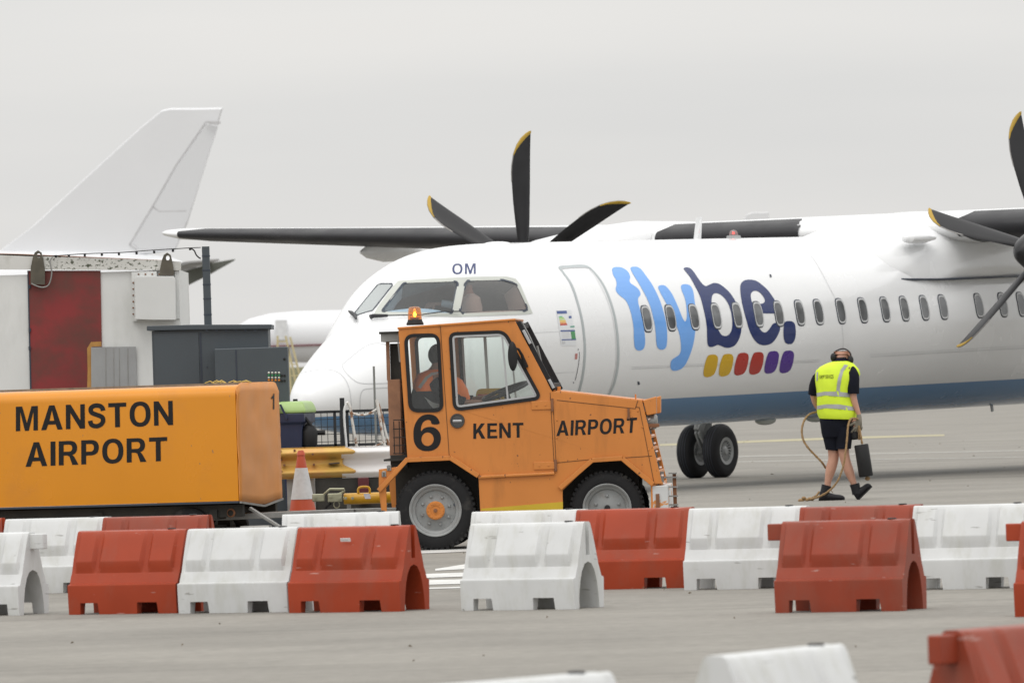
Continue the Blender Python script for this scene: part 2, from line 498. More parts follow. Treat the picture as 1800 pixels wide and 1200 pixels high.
# ------------------------------------------------------------------ ground
def concrete():
    m = bpy.data.materials.new('concrete'); m.use_nodes = True
    t = m.node_tree; b = t.nodes['Principled BSDF']; L = t.links.new
    tc = t.nodes.new('ShaderNodeTexCoord')
    def nz(sc, det, scale=(1, 1, 1), ro=0.6):
        mp = t.nodes.new('ShaderNodeMapping'); mp.inputs['Scale'].default_value = scale; L(tc.outputs['Object'], mp.inputs[0])
        n = t.nodes.new('ShaderNodeTexNoise'); n.inputs['Scale'].default_value = sc; n.inputs['Detail'].default_value = det
        n.inputs['Roughness'].default_value = ro; L(mp.outputs[0], n.inputs['Vector']); return n.outputs['Fac']
    def ramp(f, a, b_, lo, hi):
        r = t.nodes.new('ShaderNodeMapRange'); r.inputs['From Min'].default_value = a; r.inputs['From Max'].default_value = b_
        r.inputs['To Min'].default_value = lo; r.inputs['To Max'].default_value = hi; L(f, r.inputs['Value']); return r.outputs[0]
    def mul(a, b_):
        k = t.nodes.new('ShaderNodeMath'); k.operation = 'MULTIPLY'; L(a, k.inputs[0]); L(b_, k.inputs[1]); return k.outputs[0]
    f = ramp(nz(0.35, 6), .3, .7, .86, 1.12)
    f = mul(f, ramp(nz(0.9, 5, (0.25, 1.0, 1)), .35, .7, .93, 1.06))
    f = mul(f, ramp(nz(9, 6), .3, .7, .86, 1.10))
    f = mul(f, ramp(nz(2.2, 8, (1, 1, 1), .75), .58, .70, 1.0, .86))
    f = mul(f, ramp(nz(.8, 2, (.10, 3.5, 1)), .63, .66, 1.0, .84))
    f = mul(f, ramp(nz(90, 3), .3, .7, .92, 1.07))
    # dark tyre and fuel stains in long streaks
    st = ramp(nz(0.22, 4, (0.35, 1.6, 1)), .60, .72, 1.0, .86)
    f = mul(f, st)
    f = mul(f, ramp(nz(0.55, 3, (0.12, 2.2, 1)), .62, .70, 1.0, .86))
    # slab joints
    sp = t.nodes.new('ShaderNodeSeparateXYZ'); rot = t.nodes.new('ShaderNodeMapping'); rot.inputs['Rotation'].default_value = (0, 0, R(2))
    L(tc.outputs['Object'], rot.inputs[0]); L(rot.outputs[0], sp.inputs[0])
    for ax, per in ((1, 4.5),):
        pp = t.nodes.new('ShaderNodeMath'); pp.operation = 'PINGPONG'; pp.inputs[1].default_value = per / 2; L(sp.outputs[ax], pp.inputs[0])
        f = mul(f, ramp(pp.outputs[0], 0.012, 0.03, .78, 1.0))
    tint = t.nodes.new('ShaderNodeMix'); tint.data_type = 'RGBA'
    tint.inputs[6].default_value = (.240, .228, .205, 1); tint.inputs[7].default_value = (.268, .253, .224, 1)
    L(nz(0.15, 3), tint.inputs[0])
    s = t.nodes.new('ShaderNodeVectorMath'); s.operation = 'SCALE'; L(tint.outputs[2], s.inputs[0]); L(f, s.inputs['Scale'])
    L(s.outputs[0], b.inputs['Base Color']); b.inputs['Roughness'].default_value = 0.85; b.inputs['Specular IOR Level'].default_value = 0.25
    bp = t.nodes.new('ShaderNodeBump'); bp.inputs['Strength'].default_value = 0.25; bp.inputs['Distance'].default_value = 0.01
    L(nz(60, 4), bp.inputs['Height']); L(bp.outputs[0], b.inputs['Normal'])
    return m
M_CONC = concrete()
g = MB().add([(-900, -60, 0), (900, -60, 0), (900, 700, 0), (-900, 700, 0)], [(0, 1, 2, 3)])
struct('apron_ground', g, M_CONC)
M_GRASS = mat('grass', (.11, .12, .045), .9, var=.25, vscale=.08, bump=.3)
g = MB().add([(-6000, 700, 0), (6000, 700, 0), (6000, 15000, 0), (-6000, 15000, 0)], [(0, 1, 2, 3)])
g.add([(-6000, -60, -.01), (-900, -60, -.01), (-900, 700, -.01), (-6000, 700, -.01)], [(0, 1, 2, 3)])
g.add([(900, -60, -.01), (6000, -60, -.01), (6000, 700, -.01), (900, 700, -.01)], [(0, 1, 2, 3)])
struct('grass_field', g, M_GRASS)
# far rise of rough grassland and scrub beyond the airfield
rng = random.Random(3)
g = MB(); nx = 160
hs = [3.3 + 1.6 * abs(noise.noise(Vector((i * .23, 1.3, 0)))) for i in range(nx)]
vs = []; fs = []
for j, (yy, k) in enumerate(((705, 0.0), (712, .55), (722, 1.0), (760, .9), (900, 0.0))):
    for i in range(nx):
        vs.append((-800 + i * 10, yy + 3 * noise.noise(Vector((i * .7, j, 2))), k * hs[i] * 1.0 - (.02 if k == 0 else 0)))
for j in range(4):
    for i in range(nx - 1):
        a = j * nx + i; fs.append((a, a + 1, a + nx + 1, a + nx))
g.add(vs, fs)
struct('scrub_bank', g, mat('scrub', (.12, .115, .055), .95, var=.35, vscale=.15, bump=.3), smooth=True)

# painted lines on the apron (thin sheets of road paint)
M_WPAINT = mat('white_road_paint', (.62, .62, .6), .7, var=.12, vscale=5, dirt=(.27, .25, .22), dirt_amt=.7, dirt_scale=(3, 3, 3))
M_YPAINT = mat('yellow_road_paint', (.38, .34, .20), .7, var=.12, vscale=2, dirt=(.3, .28, .22), dirt_amt=.6, dirt_scale=(1, 1, 1))
def ground_poly(name, pts, m, z=.004):
    P = [gnd(x, y) for x, y in pts]
    g = MB().add([(p.x, p.y, z) for p in P], [tuple(range(len(P)))])
    struct(name, g, m)
ground_poly('white_painted_line', [(735, 967), (835, 963), (835, 969), (735, 973)], M_WPAINT)
ground_poly('white_painted_arrow', [(765, 1000), (822, 991), (840, 990), (840, 999), (765, 1003)], M_WPAINT)
ground_poly('white_painted_bar', [(740, 1009), (850, 1005), (850, 1012), (740, 1016)], M_WPAINT)
ground_poly('white_painted_bar', [(740, 1020), (850, 1017), (850, 1025), (740, 1028)], M_WPAINT)
ground_poly('white_painted_line', [(730, 1033.5), (850, 1030), (850, 1032.5), (730, 1036)], M_WPAINT)
ground_poly('yellow_taxi_line', [(1160, 780.5), (1500, 767.5), (1660, 763.5), (1660, 766), (1500, 771), (1160, 783.5)], M_YPAINT)
M_FPAINT = mat('faint_road_paint', (.40, .39, .36), .8, var=.1)
ground_poly('faint_painted_line', [(1290, 802), (1900, 789), (1900, 790), (1290, 803.2)], M_FPAINT)
ground_poly('faint_painted_line', [(1290, 811), (1900, 801), (1900, 801.7), (1290, 812)], M_FPAINT)

# ------------------------------------------------------------------ turboprop airliner
TH = R(31.8); EPS = 0.00935
fw = Vector((-math.sin(TH) * math.cos(EPS), -math.cos(TH) * math.cos(EPS), -math.sin(EPS)))
pt = Vector((math.cos(TH), -math.sin(TH), 0))
uu = fw.cross(pt)
OA = Vector((3.96, 109.7, 2.28))
MA = basis(fw, pt, uu, OA)
plane = thing('airliner', 'white high-wing turboprop airliner with blue belly and blue lettering on its side', 'airliner', MA)
M_WHITE = mat('white_aircraft_paint', (.80, .81, .82), .22, var=.012, vscale=1.2, coat=.3, dirt=(.5, .49, .46), dirt_amt=.10, dirt_scale=(.25, 1.2, 1.6))
def livery():
    m = MATS['white_aircraft_paint'].copy(); m.name = 'fuselage_paint'
    t = m.node_tree; b = t.nodes['Principled BSDF']; L = t.links.new
    tc = t.nodes.new('ShaderNodeTexCoord'); sp = t.nodes.new('ShaderNodeSeparateXYZ'); L(tc.outputs['Object'], sp.inputs[0])
    st = t.nodes.new('ShaderNodeMath'); st.operation = 'LESS_THAN'; st.inputs[1].default_value = -.93; L(sp.outputs['Z'], st.inputs[0])
    mx = t.nodes.new('ShaderNodeMix'); mx.data_type = 'RGBA'; mx.inputs[7].default_value = (.105, .24, .44, 1)
    old = b.inputs['Base Color'].links[0].from_socket
    L(old, mx.inputs[6]); L(st.outputs[0], mx.inputs[0]); L(mx.outputs[2], b.inputs['Base Color'])
    return m
M_FUS = livery()
M_BLK = mat('black_rubber_boot', (.024, .024, .027), .45, spec=.35, var=.15, vscale=2, dirt=(.12, .12, .12), dirt_amt=.35, dirt_scale=(1, .5, 4))
M_LB = mat('light_blue_paint', (.16, .38, .82), .22, var=.02, coat=.0, spec=.4)
M_DB = mat('dark_blue_paint', (.009, .024, .12), .2, var=.02, coat=.0, spec=.4)
M_LINE = mat('panel_line_grey', (.56, .57, .58), .6)
M_BAND = mat('door_band_grey', (.42, .46, .47), .5)
# (forward station t, top, bottom, half width, height of max width)
ST = [(12.93, -.70, -.80, .03, -.75), (12.87, -.57, -.91, .17, -.74), (12.7, -.42, -1.01, .32, -.71), (12.4, -.24, -1.10, .48, -.65), (12.15, -.10, -1.14, .58, -.59),
      (11.8, .08, -1.18, .70, -.50), (11.4, .27, -1.21, .83, -.42), (11.12, .40, -1.23, .92, -.36), (10.85, .63, -1.24, 1.01, -.28),
      (10.6, .84, -1.265, 1.08, -.22), (10.35, 1.02, -1.285, 1.14, -.16), (10.0, 1.16, -1.31, 1.20, -.11), (9.6, 1.255, -1.33, 1.255, -.06),
      (9.1, 1.31, -1.34, 1.30, -.03), (8.4, 1.338, -1.345, 1.33, 0), (7.4, 1.345, -1.345, 1.345, 0)]
STR = [(t, 1.345, -1.345, 1.345, 0) for t in (6, 4, 2, 0, -2, -4, -6, -8)] + \
      [(-10, 1.345, -1.2, 1.29, .07), (-12, 1.34, -.9, 1.14, .2), (-14, 1.33, -.45, .9, .45), (-16, 1.3, .05, .6, .7), (-17.8, 1.2, .6, .25, .9), (-18.2, 1.1, .8, .05, .95)]
def fus_ring(s, n=96):
    t, ut, ub, w, zc = s; r = []
    for k in range(n):
        a = 2 * math.pi * k / n; ca, sa = math.cos(a), math.sin(a)
        r.append(Vector((t, w * ca, zc + (ut - zc) * sa if sa > 0 else zc + (zc - ub) * sa)))
    return r
def dens(S, n=4):
    P = spline([Vector((s[0], s[1], s[2])) for s in S], n, False); Q = spline([Vector((s[0], s[3], s[4])) for s in S], n, False)
    return [(p.x, p.y, p.z, max(q.y, .01), q.z) for p, q in zip(P, Q)]
full = dens(ST, 4) + STR
fb = MB().loft([fus_ring(s) for s in full])
fuselage = part('fuselage', fb, M_FUS, plane, True, angle=70)
SF = Surf(fuselage, plane, MA)
# cockpit windows (pixel outlines -> laid on the nose)
pane_c = rrect((836 / 1, 0), (0, 0), (0, 0), (0, 0), 0, 1) if False else None
pane_left = [(624, 550), (628, 554), (655, 546), (660, 540), (690, 502), (689, 499), (669, 499), (664, 501)]
pane_mid = rrect((710, 498), (805, 495), (794, 550.5), (670.5, 548), [3, 6, 3, 6], 3)
pane_side = [(822, 494), (884, 492.5), (900, 497), (907, 500), (925, 538), (926, 544), (921, 546.5), (812, 551), (808, 547), (817, 500)]
frame_o = [(657, 553), (664, 540), (690, 505), (700, 494), (760, 490), (838, 486.5), (889, 486), (906, 490), (914, 500), (936, 551), (925, 552.5), (806, 557), (760, 556), (700, 554)]
# cut openings and a cockpit cavity
def solid_cut(o, mb):
    c = part('cutter', mb, None); bpy.context.view_layer.update()
    c.matrix_world = o.matrix_world
    md = o.modifiers.new('b', 'BOOLEAN'); md.operation = 'DIFFERENCE'; md.object = c; md.solver = 'EXACT'
    bpy.context.view_layer.update()
    me = bpy.data.meshes.new_from_object(o.evaluated_get(bpy.context.evaluated_depsgraph_get()))
    o.modifiers.clear(); old = o.data; o.data = me; bpy.data.objects.remove(c)
    return me
M_CKPT = mat('cockpit_interior', (.13, .16, .165), .8, var=.3, vscale=4)
fuselage.data.materials.append(M_CKPT)
cav = MB()
rings = []
for t, w, z0, z1 in ((10.62, .80, .12, .52), (10.2, .95, -.1, .78), (9.9, 1.0, -.1, .85), (8.9, 1.05, -.1, .9)):
    rings.append([Vector((t, -w, z0)), Vector((t, w, z0)), Vector((t, w * .72, z1)), Vector((t, -w * .72, z1))])
cav.loft(rings)
solid_cut(fuselage, cav)
def win_prism(px_pts, depth):
    P = [SF.hit(x, y, 0) for x, y in px_pts]
    n = sum((q[1] for q in P), Vector()).normalized()
    a = [p + n * .30 for p, _ in P]; b = [p - n * depth for p, _ in P]
    return a, b
for pts, dep in ((pane_left, .34), (pane_mid, .6), (pane_side, .5)):
    a, b = win_prism(pts, dep)
    mb = MB(); mb.loft([a, b]); solid_cut(fuselage, mb)
    if False:
        mb = MB(); mb.loft([[Vector((p.x, -p.y, p.z)) for p in a], [Vector((p.x, -p.y, p.z)) for p in b]]); solid_cut(fuselage, mb)
me = fuselage.data
while len(me.materials) < 2: me.materials.append(M_CKPT)
for p in me.polygons:
    c = p.center
    if 8.8 < c.x < 10.75 and abs(c.y) < 1.06 and c.z > -.12 and SF.bvh.find_nearest(c)[3] > .012:
        p.material_index = 1
        p.use_smooth = False
G_DARK = glass('cockpit_glass', (.62, .74, .82), .86)  # a little grey diffuse mixed in as a painted reflection
G_BROWN = glass('side_glass', (.64, .54, .50), .78)
G_SHEEN = glass('front_glass_sky_sheen', (.8, .85, .86), .35, dcol=(.62, .66, .66))  # pale diffuse colour paints the sky's reflection into this pane
M_FRM = mat('cockpit_frame_grey', (.50, .52, .48), .45, var=.05, bump=.15, bscale=60)
M_SEAL = mat('window_seal_dark', (.03, .04, .06), .5)
SF.decal('windshield_frame', fill2d([[Vector((*p, 0)) for p in frame_o], pane_mid, [Vector((*p, 0)) for p in pane_side]]), M_FRM, 8, .006)
for pts, gm in ((pane_left, G_SHEEN), (pane_mid, G_DARK), (pane_side, G_BROWN)):
    pv = [Vector((p[0], p[1], 0)) for p in pts]
    w = SF.decal('cockpit_window', fill2d([pv]), gm, 12, .002)
    SF.strip('seal', [(p[0], p[1]) for p in pts], .035 if pts is not pane_left else .02, M_SEAL, .010, 1, True, w, False)
# door, hatch and panel outlines
door = SF.strip('door_surround', [(1030, 700), (1015, 697), (1024, 660), (1028, 615), (1024, 570), (1016, 535), (1004, 500), (989, 478), (985, 471), (1000, 469), (1029, 468), (1042, 476), (1058, 497), (1071, 525), (1081, 560), (1086, 600), (1086, 640), (1079, 675), (1068, 697)][1:], .06, M_BAND, .004, 5)
SF.strip('door_gap', [(987, 475), (992, 472), (1028, 471), (1040, 479), (1053, 498), (1068, 530), (1077, 562), (1082, 600), (1082, 640), (1075, 675), (1067, 693)], .01, M_LINE, .006, 4)
for pl, w in (([(512, 660), (545, 652), (575, 649), (598, 657), (612, 677), (617, 705), (617, 728)], .012),
              ([(601, 641), (640, 610), (665, 603), (690, 610)], .012), ([(601, 641), (606, 652), (622, 668), (640, 674), (690, 673)], .012),
              ([(633, 730), (633, 700), (637, 687), (648, 683), (690, 681)], .014),
              ([(1400, 430), (1425, 449), (1442, 475), (1455, 500), (1470, 528)], .012), ([(1480, 570), (1482, 600), (1481, 618)], .01),
              ([(1110, 648), (1250, 642), (1400, 637), (1440, 635)], .012), ([(1110, 645), (1250, 639), (1400, 634), (1440, 632)], .006),
              ([(1530, 627), (1700, 617), (1830, 610)], .012), ([(1530, 623), (1700, 613), (1830, 606)], .006),
              ([(940, 585), (975, 583), (1010, 582)], .006), ([(960, 657), (985, 655), (1010, 654)], .006)):
    SF.strip('panel_joint', pl, w, M_LINE, .003, 5)
def Apx(L, ox, oy, s=5.714): return [(ox + x / s, oy + y / s) for x, y in L]
Lf = [(90,105),(110,85),(150,82),(190,88),(235,115),(262,150),(272,185),(264,215),(275,245),(310,268),(350,300),(372,335),(372,365),(352,395),(352,440),(365,490),(385,580),(403,660),(415,740),(422,820),(415,880),(395,910),(360,920),(330,908),(314,870),(308,790),(306,700),(295,620),(275,530),(250,460),(220,410),(175,375),(140,340),(126,305),(135,260),(128,210),(100,160)]
Ll = [(275,90),(300,80),(345,82),(385,110),(430,170),(480,240),(530,330),(570,420),(600,510),(625,610),(640,710),(642,800),(636,870),(615,903),(580,910),(550,895),(535,850),(528,760),(518,660),(500,580),(480,500),(450,420),(410,340),(360,250),(310,170),(285,125)]
Ly = [(552,280),(575,265),(615,267),(650,295),(690,350),(725,420),(760,500),(795,590),(822,628),(838,600),(840,540),(832,450),(815,380),(790,320),(782,275),(800,257),(840,256),(880,275),(905,330),(918,420),(930,520),(932,620),(925,720),(912,820),(890,910),(860,990),(825,1060),(780,1105),(720,1122),(685,1110),(676,1070),(685,1020),(720,990),(760,965),(778,930),(782,890),(775,800),(755,720),(720,630),(680,540),(640,460),(590,370),(560,310)]
Lb = [(8,95),(40,85),(75,95),(110,130),(150,190),(195,250),(230,273),(260,262),(310,243),(360,250),(420,290),(480,350),(530,430),(565,520),(585,620),(588,710),(570,790),(530,860),(480,888),(430,890),(390,875),(350,862),(320,875),(290,884),(262,878),(248,850),(243,770),(240,680),(225,580),(200,470),(170,370),(120,270),(70,180),(25,125)]
Lbh = [(290,400),(298,365),(325,345),(365,352),(410,385),(450,440),(478,510),(493,590),(497,670),(483,730),(455,765),(420,773),(385,757),(350,700),(330,640),(305,540),(290,460)]
Le = [(577,290),(590,240),(630,213),(690,210),(745,225),(800,265),(850,310),(895,370),(925,420),(938,480),(938,535),(930,547),(830,547),(735,547),(728,560),(742,630),(765,690),(800,730),(830,737),(860,715),(885,680),(905,652),(935,642),(965,655),(977,690),(970,730),(940,790),(900,840),(850,863),(800,865),(750,845),(710,800),(670,720),(640,620),(610,510),(585,390)]
Leh = [(682,370),(690,340),(715,322),(750,325),(785,350),(812,385),(825,420),(815,440),(790,450),(740,455),(705,450),(690,420)]
Ld = [(1012,690),(1020,640),(1045,625),(1090,625),(1120,645),(1132,690),(1134,760),(1120,820),(1095,850),(1060,855),(1030,840),(1015,800),(1010,740)]
Lo = [(250,975),(285,960),(330,962),(352,990),(350,1040),(335,1110),(310,1160),(270,1182),(230,1185),(208,1165),(210,1110),(225,1040)]
def sp2(L, ox, oy): return spline([Vector((x, y, 0)) for x, y in Apx(L, ox, oy)], 3)
for L, m, ox, hole in ((Lf, M_LB, 1060, None), (Ll, M_LB, 1060, None), (Ly, M_LB, 1060, None), (Lb, M_DB, 1200, Lbh), (Le, M_DB, 1200, Leh)):
    loops = [sp2(L, ox, 455)] + ([sp2(hole, ox, 455)] if hole else [])
    SF.decal('letter', fill2d(loops), m, 12, .004 if L is not Ll else .005)
SF.decal('full_stop', fill2d([sp2(Ld, 1200, 455)]), M_DB, 12, .004)
cols = [mat('gold_paint', (.62, .38, .01), .25, var=.02), mat('red_paint', (.42, .03, .02), .25, var=.02), mat('purple_paint', (.075, .025, .25), .25, var=.02)]
for i, (dx, dy) in enumerate(((0, 0), (155, -7), (308, -18), (460, -25), (612, -35), (764, -40))):
    SF.decal('livery_oval', fill2d([sp2([(x + dx, y + dy) for x, y in Lo], 1200, 455)]), cols[i // 2], 12, .004)
for bm in word('OM', [(795, 464), (836, 463), (836, 481.5), (795, 482)], .17, .2):
    SF.decal('registration_letter', bm, M_DB, 12, .004)
# efficiency placard beside the door
def quad_px(name, q, m, off=.005): return SF.decal(name, fill2d([[Vector((*p, 0)) for p in q]]), m, 8, off)
pq = lambda x0, y0, x1, y1, sk=.14: [(960 + (x0 + sk * (y0 - 155)) / 6, 520 + y0 / 6), (960 + (x1 + sk * (y0 - 155)) / 6, 520 + y0 / 6 - .6), (960 + (x1 + sk * (y1 - 155)) / 6, 520 + y1 / 6 - .6), (960 + (x0 + sk * (y1 - 155)) / 6, 520 + y1 / 6)]
plc = quad_px('placard', pq(106, 155, 262, 525), mat('placard_white', (.7, .72, .74), .4, var=.02), .004)
M_PB = mat('placard_blue', (.06, .10, .28), .4)
for (x0, y0, x1, y1, m) in ((108, 160, 212, 190, M_PB), (118, 362, 270, 376, M_PB), (118, 456, 270, 468, M_PB), (225, 376, 268, 456, mat('placard_green', (.08, .3, .12), .4)),
                            (122, 216, 160, 226, mat('bar_green', (.1, .45, .25), .4)), (122, 229, 172, 240, mat('bar_lime', (.35, .6, .15), .4)), (124, 243, 182, 256, mat('bar_light_lime', (.5, .65, .3), .4)),
                            (124, 260, 188, 277, mat('bar_amber', (.75, .5, .1), .4)), (124, 281, 192, 295, mat('bar_orange', (.7, .28, .08), .4)), (124, 297, 198, 311, mat('bar_red', (.5, .05, .04), .4)),
                            (225, 214, 255, 238, M_PB), (228, 318, 272, 332, mat('bar_green2', (.1, .35, .25), .4)), (126, 386, 206, 392, M_LINE), (126, 410, 206, 415, M_LINE), (126, 432, 206, 437, M_LINE), (118, 480, 150, 505, M_LINE)):
    quad_px('placard_mark', pq(x0, y0, x1, y1), m, .006).parent = plc
SF.strip('door_lever_slot', [(1018, 618), (1018, 630), (1015, 650), (1011, 668)], .012, M_SEAL, .004)
quad_px('door_warning_mark', [(1011, 621), (1015, 621), (1014, 631), (1010, 631)], mat('red_mark', (.5, .2, .18), .5))
for (x, y, r) in ((1122, 673, 3.2), (1354, 485, 3.0), (1008, 672, 1.3), (1016, 614, 1.2)):
    quad_px('vent_port', [(x - r * .6, y - r), (x + r * .5, y - r * .8), (x + r * .8, y + r * .7), (x - r * .3, y + r)], M_SEAL)
# cabin windows
G_CAB = mat('cabin_window_pane', (.10, .105, .11), .12, var=.5, vscale=2.2, spec=.8, rvar=.02)
M_RIM = mat('cabin_window_rim', (.55, .56, .57), .35)
def cabin_window(c, n):
    t = Vector((1, 0, 0)); b = n.cross(t).normalized()
    def ov(s, hw, hh, off, N=28):
        res = []
        for k in range(N):
            a = 2 * math.pi * k / N; ca, sa = math.cos(a), math.sin(a)
            x = math.copysign(abs(ca) ** .62, ca) * hw * s; y = math.copysign(abs(sa) ** .62, sa) * hh * s
            p = c + t * x + b * y - n * (y * y / (2 * 1.345)) + n * off
            res.append(p)
        return res
    hw, hh = .125, .187
    w = part('cabin_window', MB().loft([ov(1.0, hw + .012, hh + .012, .002), ov(1, hw, hh, .010), ov(.96, hw, hh, .010)], False), M_SEAL, plane, True)
    w.name = 'cabin_window'
    part('rim', MB().loft([ov(.97, hw, hh, .0102), ov(.9, hw, hh, .013), ov(.82, hw, hh, .008)], False), M_RIM, w, True)
    pn = MB(); o = ov(.87, hw, hh, .0095); pn.add([c + n * .0095] + o, [(0, 1 + k, 1 + (k + 1) % len(o)) for k in range(len(o))])
    part('pane', pn, G_CAB, w, True)
for x in (1137, 1179, 1220, 1259, 1296, 1333, 1369, 1406, 1439, 1478, 1517, 1556, 1590, 1625, 1658, 1721, 1763):
    y = 560 - (x - 1137) * .0394
    c, n = SF.hit(x, y, 0)
    cabin_window(c, Vector((0, c.y, c.z)).normalized())
for t in (-5.2, -5.8, -6.4, -7.0):
    cabin_window(Vector((t, math.sqrt(1.345 ** 2 - .22 ** 2), .22)), Vector((0, math.sqrt(1.345 ** 2 - .22 ** 2), .22)).normalized())
# wing
def foil(x, thick):
    return thick / .2 * (.2969 * math.sqrt(max(x, 0)) - .1260 * x - .3516 * x * x + .2843 * x ** 3 - .1036 * x ** 4)
WS = [(0, 3.2, 1.42, 2.95, .17), (4.4, 3.2, 1.42, 2.95, .17), (5.2, 3.25, 1.445, 2.85, .168), (13.7, 4.22, 1.86, 1.4, .135), (14.05, 4.42, 1.89, 1.15, .10), (14.2, 4.7, 1.91, .8, .05)]
def wing_at(p):
    q = abs(p)
    for a, b in zip(WS, WS[1:]):
        if q <= b[0]:
            k = (q - a[0]) / (b[0] - a[0]); return [a[i] * (1 - k) + b[i] * k for i in range(5)]
    return list(WS[-1])
def wing_pt(p, x, side, off=0.0):
    q, le, u, ch, th = wing_at(p)
    y = foil(x, th) * ch * side
    return Vector((-(le + x * ch) + (off if x < .02 else 0), p, u + y * (1.05 if side > 0 else .95) + off * side))
xs = [(.5 * (1 - math.cos(math.pi * k / 16))) for k in range(17)]
rings = []
for p in [-14.2, -14.05, -13.7, -11, -8, -5.2, -4.4, 0, 4.4, 5.2, 8, 11, 13.7, 14.05, 14.2]:
    rings.append([wing_pt(p, x, 1) for x in xs] + [wing_pt(p, x, -1) for x in reversed(xs[1:-1])])
wing = part('wing', MB().loft(rings), M_WHITE, plane, True, angle=60)
for p0, p1 in ((-13.6, -5.05), (-3.97, -1.42), (1.30, 3.85), (5.05, 13.6)):
    rr = []; nb = 18
    for k in range(nb + 1):
        p = p0 + (p1 - p0) * k / nb
        e = min(1.0, min(abs(p - p0), abs(p - p1)) / .14 + .2)
        top = [.13 * e * (j / 5) ** 2 for j in range(5, 0, -1)]; bot = [.2 * e * (j / 5) ** 2 for j in range(1, 6)]
        rr.append([wing_pt(p, x, 1, .012) for x in top] + [wing_pt(p, 0, 1, .012)] + [wing_pt(p, x, -1, .012) for x in bot])
    part('de_icing_boot', MB().loft(rr, False, False), M_BLK, wing, True, angle=80)
# wing to fuselage fairing
def sup(t, w, top, bot, n=3.0, N=48):
    zc = (top + bot) / 2; h = (top - bot) / 2; r = []
    for k in range(N):
        a = 2 * math.pi * k / N; ca, sa = math.cos(a), math.sin(a)
        r.append(Vector((t, math.copysign(abs(ca) ** (2 / n), ca) * w, zc + math.copysign(abs(sa) ** (2 / n), sa) * h)))
    return r
def dome(t, w, top, bot, n, N=48):
    r = []
    for k in range(N):
        a = 2 * math.pi * k / N; ca, sa = math.cos(a), math.sin(a)
        h = (top - bot) if sa > 0 else .02
        r.append(Vector((t, math.copysign(abs(ca) ** (2 / n), ca) * w, bot + math.copysign(abs(sa) ** (2 / n), sa) * h)))
    return r
FS = [(-.9, .5, 1.31, .9, 2), (-1.2, .80, 1.35, .76, 2.1), (-1.6, 1.06, 1.41, .69, 2.1), (-2.1, 1.17, 1.49, .66, 2.2), (-2.7, 1.23, 1.56, .64, 2.3), (-3.3, 1.27, 1.63, .64, 2.4), (-4.2, 1.30, 1.70, .64, 2.5), (-6.5, 1.28, 1.66, .66, 2.4), (-8.5, 1.20, 1.52, .7, 2.3), (-10.5, 1.0, 1.36, .8, 2)]
fairing = part('wing_fairing', MB().loft([dome(*s) for s in FS]), M_WHITE, plane, True, angle=70)
SF2 = Surf(fairing, plane, MA)
sp_ = [Vector((t, w, z)) for t, w, z in ((-1.70, 1.16, .66), (-2.1, 1.20, .65), (-2.7, 1.25, .64), (-3.4, 1.29, .64), (-5, 1.31, .65), (-7, 1.29, .66))]
part('fairing_seal', MB().tube(spline(sp_, 4, False), .017, 6), M_SEAL, plane, True)
# air inlet bump under the port wing root
part('air_inlet', MB().loft([[Vector((p.x - 1.95, p.y + 1.14, p.z + 1.27)) for p in sup(t, w, h, -h, 2.2, 20)] for t, w, h in ((0, .03, .02), (-.05, .11, .07), (-.2, .14, .085), (-.5, .13, .08), (-.8, .08, .04))]), M_WHITE, plane, True)
